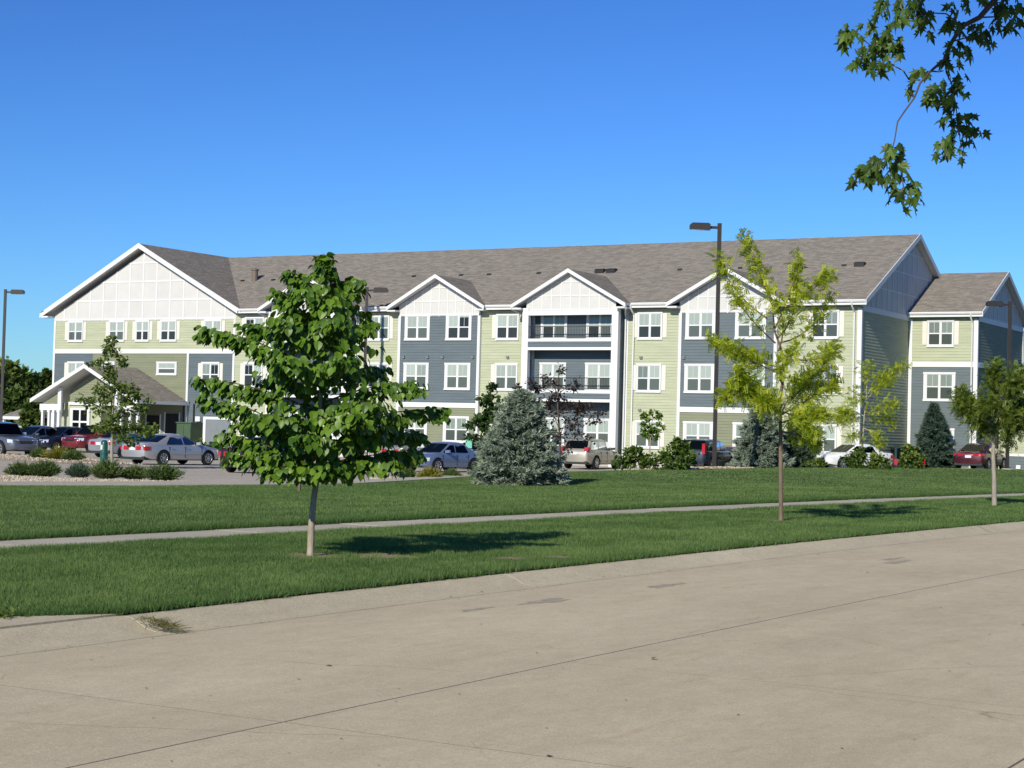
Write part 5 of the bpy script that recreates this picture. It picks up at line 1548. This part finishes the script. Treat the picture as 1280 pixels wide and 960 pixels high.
for cx, cy, rx, ry, n in ((1070, 45, 20, 10, 8), (1098, 50, 18, 18, 16), (1085, 72, 20, 16, 15), (1115, 72, 14, 20, 14), (1057, 52, 8, 8, 4), (1094, 92, 8, 8, 4),
                          (1110, 14, 14, 12, 9), (1135, 22, 18, 14, 12), (1160, 30, 16, 14, 11), (1140, 4, 20, 5, 5), (1200, 10, 14, 10, 7), (1190, 38, 10, 10, 5), (1215, 45, 18, 14, 11), (1235, 55, 10, 10, 5), (1192, 65, 10, 12, 6), (1208, 74, 10, 10, 5), (1188, 84, 8, 8, 4),
                          (1185, 118, 20, 16, 18), (1205, 108, 10, 12, 6), (1168, 125, 8, 10, 5), (1190, 145, 10, 10, 5), (1195, 168, 16, 16, 14), (1185, 188, 14, 12, 10), (1215, 178, 12, 10, 7), (1196, 203, 6, 7, 3), (1210, 150, 5, 5, 2),
                          (1115, 195, 14, 8, 8), (1100, 212, 16, 14, 13), (1085, 222, 12, 12, 8), (1120, 220, 12, 14, 10), (1070, 228, 8, 12, 6), (1135, 240, 14, 8, 7), (1140, 255, 8, 10, 6), (1125, 250, 8, 6, 3),
                          (1240, 12, 14, 12, 8), (1258, 22, 14, 14, 9), (1275, 12, 12, 14, 8), (1300, 20, 20, 20, 12), (1262, 40, 5, 6, 3), (1156, 93, 9, 5, 4), (1140, 110, 5, 6, 3)):
    for _ in range(int(n * 1.45)):
        q = pm(cx + random.uniform(-1, 1) * rx, cy - 9 + random.uniform(-1, 1) * ry, random.uniform(-.12, .12))
        d = (rt0 * random.uniform(-.75, .75) - Z_ * random.uniform(.4, 1.0) + fwd0 * random.uniform(-.4, .4)).normalized()
        nn = (-fwd0 * random.uniform(.1, 1.0) + Z_ * random.uniform(.0, .9) + rv(.35)).normalized()
        o = link('leaf', mleaf[random.randrange(8)], mt); o.matrix_local = leaf_matrix(q, d, nn, random.uniform(.55, .95))

# ------------------------------------------------------------------ vehicles
TYRE = mat('tyre_rubber', (0.018, 0.018, 0.019), 0.85)
RIM = mat('alloy_rim', (0.50, 0.51, 0.52), 0.3, 0.5, 0.75)
WELL = mat('wheel_well', (0.008, 0.008, 0.009), 0.9)
CLAD = mat('dark_bumper_plastic', (0.03, 0.031, 0.033), 0.6)
LAMPR = mat('red_tail_lens', (0.42, 0.012, 0.018), 0.18, 0.5, coat=0.6)
LAMPW = mat('clear_headlamp_lens', (0.80, 0.82, 0.84), 0.12, 0.6, 0.2, coat=0.8)
PLATE = mat('white_plate', (0.75, 0.77, 0.80), 0.5)
CABIN = mat('dark_car_cabin', (0.02, 0.021, 0.023), 0.9)
def paint(name, c, metal=0.35): return mat('paint_' + name, c, 0.32, 0.5, metal, coat=0.9)
def car(label, cat, px_pos, heading, spec, col, group='vehicles in the parking lot', name='parked_car'):
    """x forward, y left, z up; built at the lot surface under it"""
    L, W, H = spec['L'], spec['W'], spec['H']
    x0, y0 = px_pos
    t = empty(name, label, cat, (x0, y0, ground(x0, y0) + 0.0), R_(heading), group)
    hw = W / 2; cl = spec.get('cl', 0.20); R = spec.get('R', 0.32)
    wb = spec['wb']; xf = L / 2 - spec['fo']; xr = xf - wb
    hood, belt, deck = spec['hood'], spec['belt'], spec['deck']
    wsb, rff, rfr, rb = spec['cab']                     # windscreen base, roof front, roof rear, rear glass base (x)
    # --- body shell
    xs = [-L / 2, -L / 2 + .05, -L / 2 + .18, -L / 2 + .45, xr, (xr + xf) * .5, xf - .25, wsb, wsb + .15, xf + .1, L / 2 - .35, L / 2 - .14, L / 2 - .04, L / 2]
    xs = sorted(set(round(x, 3) for x in xs + [rb, rb - .08]))
    nose = spec.get('nose', hood - .14)
    def top(x):
        P = [(-L / 2, deck - .10), (-L / 2 + .06, deck - .02), (rb - .1, deck), (rb + .02, belt if spec.get('box') else deck + .01), (min(rb + .5, 0), belt), (wsb - .05, belt + .01), (wsb + .2, hood), (L / 2 - .45, nose + .04), (L / 2 - .08, nose - .06), (L / 2, nose - .22)]
        P = sorted(P); return float(np.interp(x, [p[0] for p in P], [p[1] for p in P]))
    def half(x):
        return hw * float(np.interp(x, [-L / 2, -L / 2 + .06, -L / 2 + .3, -L / 2 + .9, L / 2 - 1.0, L / 2 - .4, L / 2 - .1, L / 2], [.78, .88, .955, 1.0, 1.0, .95, .82, .66]))
    def bot(x): return cl + float(np.interp(x, [-L / 2, -L / 2 + .4, L / 2 - .45, L / 2], [.16, .02, .02, .10]))
    b = MB(); rings = []
    for x in xs:
        w_, zt, zb = half(x), top(x), bot(x)
        h_ = zt - zb
        sec = [(0, zb), (.80 * w_, zb), (.955 * w_, zb + .05), (.985 * w_, zb + .28 * h_), (w_, zb + .52 * h_), (.988 * w_, zb + .74 * h_), (.955 * w_, zt - .05), (.90 * w_, zt - .012), (.80 * w_, zt), (0, zt + .035)]
        ring = [(x, y, z) for y, z in sec] + [(x, -y, z) for y, z in sec[-2:0:-1]]
        rings.append(len(b.v)); b.v.extend(ring); n = len(ring)
    for a, c in zip(rings, rings[1:]):
        for q in range(n): b.f.append((a + q, a + (q + 1) % n, c + (q + 1) % n, c + q)); b.m.append(0)
    b.f.append(tuple(rings[0] + q for q in reversed(range(n)))); b.m.append(0)
    b.f.append(tuple(rings[-1] + q for q in range(n))); b.m.append(0)
    b.f = [tuple(reversed(f)) for f in b.f]
    # --- cabin shell
    zr = H - .03
    wbse, wrf = .885 * hw, spec.get('roofw', .70) * hw
    st = [(rb, None), (rfr, zr - .05), (rfr + .2 * (rff - rfr), zr - .012), (rfr + .5 * (rff - rfr), zr + .005), (rfr + .8 * (rff - rfr), zr - .012), (rff, zr - .06), (wsb, None)]
    def zbase(x): return top(x) - .03
    rings = []
    for x, z in st:
        if z is None:
            zb = zbase(x)
            sec = [(wbse, zb), (wbse * .97, zb + .012), (wbse * .90, zb + .02), (wbse * .5, zb + .03), (0, zb + .035)]
        else:
            sec = [(wbse - .01, zbase(x)), (wrf + .035, z - .07), (wrf, z - .02), (wrf * .75, z + .015), (0, z + .03)]
        ring = [(x, y, zz) for y, zz in sec] + [(x, -y, zz) for y, zz in sec[-2::-1]]
        rings.append(len(b.v)); b.v.extend(ring); n2 = len(ring)
    for a, c in zip(rings, rings[1:]):
        for q in range(n2 - 1): b.f.append((a + q, a + q + 1, c + q + 1, c + q)); b.m.append(0)
    b.build('body', col, t, smooth=38)
    # --- glass, laid just proud of the shell
    def gl(pts, nm, off=.006):
        P = [Vector(p) for p in pts]
        nrm = (P[1] - P[0]).cross(P[3] - P[0]).normalized()
        c = sum(P, Vector()) / 4
        if nrm.dot(c - Vector((c.x * .6, 0, .6))) < 0: nrm = -nrm
        m = MB(); m.face([p + nrm * (off + .004) for p in P]); m.build(nm, CARGLASS, t)
        m = MB(); m.face([p + nrm * off for p in P]); o = m.build('cabin_lining', CABIN, t)
    zf = zr - .06; zbk = zr - .05
    def onws(f, y): return Vector((wsb + (rff - wsb) * f, y, zbase(wsb) + .03 + (zf + .02 - zbase(wsb) - .03) * f))
    gl([onws(.06, -.80 * hw * .97), onws(.06, .80 * hw * .97), onws(.93, wrf * .93), onws(.93, -wrf * .93)], 'windscreen')
    def onrg(f, y): return Vector((rb + (rfr - rb) * f, y, zbase(rb) + .03 + (zbk + .02 - zbase(rb) - .03) * f))
    gl([onrg(.14, .76 * hw), onrg(.14, -.76 * hw), onrg(.90, -wrf * .88), onrg(.90, wrf * .88)], 'rear_window')
    def side(x, f, s_):
        zb = zbase(x) + .035
        return Vector((x, s_ * (wbse - .012 + (wrf + .035 - wbse + .012) * f), zb + (zr - .115 - zb) * f))
    span = [(q0, q1) for q0, q1 in spec['win']]
    for s_ in (-1, 1):
        for k, (q0, q1) in enumerate(span):
            a0, a1 = q0; c0, c1 = q1                     # lower x pair, upper x pair
            gl([side(a0, .08, s_), side(a1, .08, s_), side(c1, .95, s_), side(c0, .95, s_)], 'side_window')
    # --- wheels
    for s_ in (-1, 1):
        for xw in (xr, xf):
            w_ = half(xw)
            m = MB(); pts = []
            for q in range(19):
                th = math.pi * (q / 18) * 1.16 - .08 * math.pi
                pts.append((xw + math.cos(th) * (R + .075), s_ * (w_ * .955), R + math.sin(th) * (R + .075)))
            m.prism(pts, (0, s_ * (w_ * .045 + .006), 0)); m.build('wheel_well', WELL, t)
            m = MB(); c = (xw, s_ * (w_ - .20), R)
            m.lathe([(R * .55, 0), (R * .93, 0), (R, s_ * .03), (R, s_ * .18), (R * .94, s_ * .214), (R * .66, s_ * .216)], c, 'y', 22)
            wh = m.build('wheel', TYRE, t, smooth=40)
            m = MB(); m.lathe([(R * .66, s_ * .19), (R * .68, s_ * .219), (R * .60, s_ * .222), (R * .57, s_ * .205)], c, 'y', 22)
            for q in range(7):
                th = q * 2 * math.pi / 7; d = Vector((math.cos(th), 0, math.sin(th))); e = Vector((-math.sin(th), 0, math.cos(th)))
                cc = Vector(c) + Vector((0, s_ * .207, 0))
                m.para(cc + d * .04 - e * R * .075, d * (R * .58), e * R * .15, Vector((0, s_ * .012, 0)))
            m.lathe([(R * .16, s_ * .20), (R * .15, s_ * .226)], c, 'y', 12)
            m.build('rim', RIM, wh, smooth=40)
    # --- lights, plates, bumpers, mirrors
    tl = spec['tail']
    for s_ in (-1, 1):
        m = MB(); y1 = s_ * hw * tl[3]; y2 = s_ * hw * .90
        zz0, zz1 = tl[0], tl[1]
        m.prism([(-L / 2 - .016, y1, zz0), (-L / 2 + .012, y2, zz0), (-L / 2 + tl[2], s_ * (half(-L / 2 + tl[2]) * .995 + .008), zz0), (-L / 2 + tl[2], y1, zz0)], (0.02 if spec.get('box') else 0.0, 0, zz1 - zz0))
        m.build('taillight', LAMPR, t)
        m = MB(); hz = nose - .10
        m.prism([(L / 2 - .03, s_ * hw * .42, hz - .14), (L / 2 - .09, s_ * hw * .80, hz - .14), (L / 2 - .34, s_ * (half(L / 2 - .34) + .006), hz - .12), (L / 2 - .34, s_ * hw * .42, hz - .14)], (-.03, 0, .16))
        m.build('headlight', LAMPW, t)
        m = MB(); xm = wsb - .38
        m.prism([(xm, s_ * (hw * .90), belt + .02), (xm + .10, s_ * (hw * .90), belt + .02), (xm + .08, s_ * (hw + .17), belt + .03), (xm, s_ * (hw + .17), belt + .03)], (0, 0, .13))
        m.build('wing_mirror', spec.get('mirror', col), t)
    m = MB(); m.box(-L / 2 - .012, -L / 2 + .05, -.17, .17, spec['plate'], spec['plate'] + .13); m.build('number_plate', PLATE, t)
    m = MB(); m.box(L / 2 - .06, L / 2 + .006, -hw * .40, hw * .40, nose - .27, nose - .14); gr = m.build('grille', CLAD, t)
    if spec.get('slots'):
        for q in range(7):
            m = MB(); yq = (q - 3) * hw * .115; m.box(L / 2 - .02, L / 2 + .012, yq - .035, yq + .035, nose - .26, nose - .15); m.build('grille_slot', WELL, gr)
    m = MB(); m.box(-L / 2 + .02, -L / 2 + .3, -hw * .84, hw * .84, cl + .05, cl + .20); m.build('lower_bumper', CLAD, t)
    m = MB(); m.box(L / 2 - .3, L / 2 - .02, -hw * .62, hw * .62, cl + .03, cl + .18); m.build('lower_bumper', CLAD, t)
    SEAM = mat('panel_gap', (0.02, 0.02, 0.022), .8)
    for s_ in (-1, 1):
        for xd in (spec['win'][0][0][0] + .12, spec['win'][0][0][1] - .03, spec['win'][1][0][1] + .10):
            w_ = half(xd)
            m = MB(); m.box(xd - .009, xd + .009, s_ * w_ * .97, s_ * (w_ * 1.0 + .003), cl + .16, belt - .06)
            m.build('door_seam', SEAM, t)
        for xd in (spec['win'][0][0][1] + .12, spec['win'][1][0][1] + .28):
            m = MB(); m.box(xd - .08, xd + .08, s_ * hw * .985, s_ * (hw + .022), belt - .155, belt - .125)
            m.build('door_handle', col, t)
    for s_ in (-1, 1):
        m = MB(); m.box(xr + R + .1, xf - R - .1, s_ * hw * .975, s_ * (hw + .006), .50, .545); m.build('side_moulding', spec.get('mould', col), t)
    return t
SEDAN = dict(L=4.85, W=1.82, H=1.43, wb=2.77, fo=1.0, hood=.90, belt=.90, deck=.96, nose=.76, cab=(1.10, .12, -.78, -1.72), roofw=.67,
             win=[((.88, .0), (.17, -.04)), ((-.08, -1.10), (-.12, -.80))], tail=(.66, .84, .30, .28), plate=.66, R=.32, cl=.19)
COMPACT = dict(SEDAN, L=4.50, W=1.75, H=1.45, wb=2.64, fo=.90, cab=(1.05, .25, -.80, -1.50), win=[((.88, .0), (.27, -.02)), ((-.08, -.98), (-.10, -.80))])
SUV = dict(L=4.55, W=1.82, H=1.70, wb=2.62, fo=.92, hood=1.02, belt=1.04, deck=1.02, nose=.92, cab=(1.00, .45, -1.72, -2.12), roofw=.76, box=True,
           win=[((.88, .12), (.45, .1)), ((.04, -.80), (.02, -.80)), ((-.88, -1.80), (-.88, -1.62))], tail=(.86, 1.20, .20, .66), plate=.80, R=.36, cl=.24)
VAN = dict(SUV, L=5.0, W=1.95, H=1.75, wb=2.95, cab=(1.45, .70, -1.95, -2.34), win=[((1.2, .35), (.68, .33)), ((.27, -.75), (.25, -.75)), ((-.83, -2.0), (-.83, -1.84))], fo=.95)
HATCH = dict(SUV, L=4.2, W=1.76, H=1.52, wb=2.55, hood=.95, belt=.96, deck=.96, nose=.84, cab=(1.0, .35, -1.5, -1.95), tail=(.80, 1.30, .16, .74), win=[((.86, .02), (.37, 0)), ((-.06, -.82), (-.08, -.84)), ((-.9, -1.66), (-.92, -1.44))], plate=.7, R=.32, cl=.2)
def at(px, Y): 
    """ground point on the row at depth Y seen in direction px"""
    f = dirp(px); v = rt0 * f + fwd0
    return (v.x / v.y * Y, Y)
car('silver sedan with full width red tail lamps, parked behind the broad juniper', 'car', at(218, 62.6), 84, SEDAN, paint('silver', (0.47, 0.48, 0.49), .5))
car('second silver sedan, mostly hidden left of the nearer silver one', 'car', at(166, 70.5), 88, dict(SEDAN, L=4.7), paint('blue_silver', (0.38, 0.42, 0.48), .5))
car('red vehicle facing the camera with slotted grille and bright headlamps', 'suv', at(124, 77.5), -93, dict(SUV, L=4.4, slots=True, H=1.66), paint('red', (0.19, 0.016, 0.022), .3))
car('dark navy car facing the camera beside the red vehicle', 'car', at(83, 77.5), -95, dict(COMPACT, H=1.50), paint('navy', (0.018, 0.028, 0.060), .3))
car('slate blue car behind the large grey vehicle', 'car', at(47, 76.0), -92, dict(SEDAN, H=1.50), paint('slate', (0.085, 0.115, 0.17), .4))
car('large two tone grey vehicle cut off by the left edge', 'suv', at(2, 64.0), -12, dict(SUV, L=4.8, wb=2.8, R=.37, H=1.72, mirror=PLATE), paint('grey', (0.15, 0.17, 0.20), .5))
car('black car with glowing red tail lamp behind the young street tree', 'car', at(338, 56.4), 96, dict(SEDAN, L=4.7, deck=1.02), paint('black', (0.022, 0.009, 0.011), .2))
car('blue compact car facing left beside the blue spruce', 'car', at(556, 71.0), -98, COMPACT, paint('blue', (0.17, 0.23, 0.37), .4))
car('grey green car whose roof shows behind the blue compact', 'car', at(522, 82.0), 88, dict(SEDAN, H=1.52), paint('sage', (0.26, 0.30, 0.29), .4))
car('silver car with a red tail lamp half hidden by the spruce', 'car', at(603, 79.0), 90, COMPACT, paint('light_silver', (0.52, 0.54, 0.56), .5))
car('beige compact suv parked by the balcony post', 'suv', at(742, 86.6), 92, dict(SUV, mirror=CLAD, tail=(.98, 1.20, .25, .68), H=1.66), paint('beige', (0.42, 0.385, 0.31), .4))
car('dark hatchback with tall red tail lamps left of the tall lamp post', 'car', at(884, 78.0), 92, HATCH, paint('ink', (0.030, 0.040, 0.065), .35))
car('bright blue car with its headlamp toward the camera, right of the tall lamp post', 'car', at(926, 84.0), -112, dict(COMPACT, H=1.42), paint('bright_blue', (0.030, 0.055, 0.33), .3))
car('maroon car behind the bright blue one', 'car', at(912, 89.2), -90, dict(COMPACT, H=1.50), paint('wine', (0.16, 0.02, 0.03), .3))
car('white car facing the camera behind the slim locust', 'car', at(1068, 91.0), -122, dict(COMPACT, H=1.44, L=4.4), paint('white', (0.78, 0.79, 0.80), .0))
car('dark green van with black windows behind the light shrubs', 'van', at(1128, 99.5), 120, dict(VAN, L=4.7, H=1.95, belt=1.12), paint('forest', (0.012, 0.045, 0.040), .3))
car('maroon sedan with wide red tail lamps beside the pointed spruce', 'car', at(1228, 98.0), 88, dict(SEDAN, H=1.48, L=4.6, tail=(.76, .90, .22, .30)), paint('maroon', (0.085, 0.014, 0.022), .35))

# ------------------------------------------------------------------ lamp posts and small street things
def lamp(x, y, H, label, ang):
    z = ground(x, y)
    t = empty('lamp_post', label, 'lamp post', (x, y, z), ang, 'tall dark parking lot lamp posts')
    h = H - z
    m = MB(); m.lathe([(.32, -.4), (.32, .06), (.28, .09)], (0, 0, 0), 'z', 16); m.build('concrete_base', FOUND, t, smooth=40)
    m = MB(); m.box(-.085, .085, -.085, .085, .09, h); m.box(-.16, .16, -.16, .16, .09, .15); m.box(-.092, .092, -.092, .092, h, h + .03); m.build('pole', BRONZE, t)
    m = MB(); m.box(-.42, -.085, -.045, .045, h - .22, h - .10); m.build('arm', BRONZE, t)
    m = MB(); m.prism([(-1.32, -.21, h - .25), (-.42, -.21, h - .28), (-.42, -.21, h - .04), (-.50, -.21, h + .02), (-1.22, -.21, h + .02), (-1.32, -.21, h - .06)], (0, .42, 0)); hd = m.build('lamp_head', BRONZE, t)
    m = MB(); m.prism([(-1.25, -.17, h - .255), (-.70, -.17, h - .275), (-.70, .17, h - .275), (-1.25, .17, h - .255)], (0, 0, -.02)); m.build('lens', mat('lamp_lens', (0.55, 0.56, 0.55), .2), hd)
    return t
v = place(895, 78.0); lamp(v.x, v.y, 11.05, 'tall lamp post in front of the right slate bay', YAW)
v = place(1261, 98.0); lamp(v.x, v.y, 9.55, 'lamp post at the right edge before the low garage', YAW)
v = place(3, 124.0); lamp(v.x, v.y, 10.65, 'lamp post at the left edge against the sky', YAW + math.pi)
v = place(455.5, 110.0); lamp(v.x, v.y, 10.35, 'lamp post with two heads showing above the young street tree', YAW)
m = MB(); h = 10.35 - ground(v.x, v.y)
m.prism([(.42, -.21, h - .28), (1.32, -.21, h - .25), (1.32, -.21, h - .06), (1.22, -.21, h + .02), (.50, -.21, h + .02), (.42, -.21, h - .04)], (0, .42, 0))
m.box(.085, .42, -.045, .045, h - .22, h - .10)
tgt = [o for o in C.objects if o.get('label', '').startswith('lamp post with two heads')][0]
m.build('lamp_head', BRONZE, tgt)

# green hydrant-like cylinder in the island
v = place(133, 72.0); HYD = mat('dark_green_enamel', (0.012, 0.085, 0.062), 0.35, coat=.5)
t = empty('utility_bollard', 'dark green domed utility bollard in the island by the young maple', 'bollard', v)
k = kpx(72.0)
m = MB(); m.lathe([(.16, -.1), (.16, .55), (.145, .62), (.145, .98), (.12, 1.06), (.07, 1.11), (.0, 1.12)], (0, 0, 0), 'z', 18); m.build('casing', HYD, t, smooth=40)
m = MB(); m.lathe([(.168, .52), (.168, .60)], (0, 0, 0), 'z', 18); m.build('collar', HYD, t, smooth=40)
m = MB(); m.box(-.05, .05, -.165, -.14, .72, .92); m.build('plate', mat('pale_label', (0.6, .66, .64), .5), t)
# green electrical cabinet by the wall
t = empty('utility_cabinet', 'dark green metal cabinet beside the service door', 'utility box', (-76.2, 89.6, ground(-76.2, 89.6)))
CAB = mat('cabinet_green', (0.055, 0.095, 0.050), .55, n=(2, .1))
m = MB(); m.box(-.60, .60, -.55, .55, .0, 1.85); m.build('casing', CAB, t)
m = MB(); m.box(-.65, .65, -.62, .6, 1.85, 1.93); m.build('lid', CAB, t)
for x in (-.58, .02):
    m = MB(); m.box(x, x + .56, -.575, -.55, .08, 1.68); dd = m.build('door', CAB, t)
m = MB(); m.box(-.42, -.12, -.59, -.575, .55, .85); m.build('notice_plate', WHITE, t)
# brown stake at the lawn edge
v = place(378, 44.0)
t = empty('marker_stake', 'thin brown stake standing at the lawn edge behind the young street tree', 'stake', v)
m = MB(); m.prism([(-.035, -.02, -.2), (.035, -.02, -.2), (.035, -.02, .50), (.0, -.02, .56), (-.035, -.02, .50)], (0, .04, 0)); m.build('post', mat('weathered_wood', (.16, .11, .075), .85, n=(12, .3)), t)
# mint green sign plate by the spruce, two white signs by the garage
v = place(588, 90.0)
t = empty('parking_sign', 'mint green sign plate on a post left of the blue spruce', 'sign', v, YAW)
m = MB(); m.box(-.03, .03, -.03, .03, -.1, 1.1); m.build('post', BRONZE, t)
m = MB(); m.box(-.16, .16, -.06, -.04, 1.1, 1.75); m.build('plate', mat('mint_paint', (.17, .52, .38), .5), t)
for px, zz, s_, lb in ((1275, .62, .13, 'upper small white notice on the garage foundation'), (1277, .10, .19, 'lower larger white notice on the garage foundation')):
    f = dirp(px); vv = rt0 * f + fwd0; yy = 105.85; xx = vv.x / vv.y * yy
    t = empty('notice_board', lb, 'notice', (xx, yy, zz - .35))
    m = MB(); m.box(-s_, s_, -.04, .06, -s_ * .9, s_ * .9); m.build('board', WHITE, t)
# weeds in the kerb joint
WEED = leaf_mat('dry_weed_blades', (0.06, 0.075, 0.02), (0.27, 0.24, 0.10), trans=.25)
t = empty('weed_clump', 'straggling dry weeds spilling from the kerb joint at lower left', 'weeds', (-9.62, 11.0, -.03))
F = Leaves(3)
for _ in range(330):
    a = random.uniform(0, 6.283); r = abs(random.gauss(0, .12))
    q = Vector((random.gauss(0, .10) + .02, random.gauss(0, .055) + .03, 0)); q.z = .02 - .16 * max(0, min(1, (q.x + .12) / .35)) * .5
    d = Vector((math.cos(a) + .6, math.sin(a), random.uniform(.05, .5))).normalized(); s2 = d.cross(unit()); s2 = s2.normalized() * .0035 if s2.length > 1e-4 else Vector((.003, 0, 0))
    F.add([q - s2, q + s2, q + d * random.uniform(.04, .13)], random.random())
F.build('foliage', WEED, t)
t = empty('dandelion_plant', 'broad leaved green weed at the grass edge, far lower left', 'weeds', (-10.50, 10.12, .015))
F = Leaves(4)
for i in range(26):
    a = random.uniform(0, 6.283); d = Vector((math.cos(a), math.sin(a), random.uniform(.1, .45))).normalized()
    F.add(blade(rv(.025) + Vector((random.uniform(-.02, .1), random.uniform(-.12, .12), .02)), d, Z_, random.uniform(.07, .12), .028), random.uniform(.4, 1))
F.build('foliage', SHRY, t)

# scraps of leaf and grit on the street
F = Leaves(4)
LIT = leaf_mat('dry_scraps', (0.06, 0.045, 0.03), (0.22, 0.16, 0.09), trans=0.0, rough=.9)
for _ in range(420):
    y = 6 + 34 * random.random() ** 1.5; near = random.random() < .45
    x = (-9.55 + abs(random.gauss(0, .18)) if near else random.uniform(-9, 0)) + float(bend(y))
    L = random.uniform(.008, .030) if random.random() < .93 else random.uniform(.04, .06)
    d = Vector((random.gauss(0, 1), random.gauss(0, 1), .05)).normalized()
    F.add(blade(Vector((x, y, -.096)), d, Z_, L, L * .7), random.random())
o = F.build('litter', LIT); tag(o, 'scattered dry leaf scraps and grit on the concrete street', 'litter', kind='stuff')

# dark tarry patches and rust marks on the concrete
TAR = mat('dark_patch', (0.40, 0.345, 0.255), .9, n=(9, .25), bump=(60, .3))
def patch_mark(x, y, rx, ry, m, name='stain'):
    mb = MB(); n = 22; ph = random.random() * 6
    pts = []
    for i in range(n):
        a = 2 * math.pi * i / n
        r = 1 + .22 * math.sin(3 * a + ph) + .16 * math.sin(7 * a + 2 * ph) + random.uniform(-.12, .12)
        pts.append((x + rx * r * math.cos(a), y + ry * r * math.sin(a), -.0985))
    mb.face(pts); mb.build(name, m, road)
for x, y, rx, ry in ((-8.55, 15.6, .12, .42), (-8.65, 14.4, .05, .30), (-8.45, 18.2, .09, .42), (-7.7, 24.3, .10, .5), (-7.95, 24.9, .08, .4)):
    patch_mark(x, y, rx, ry, TAR)
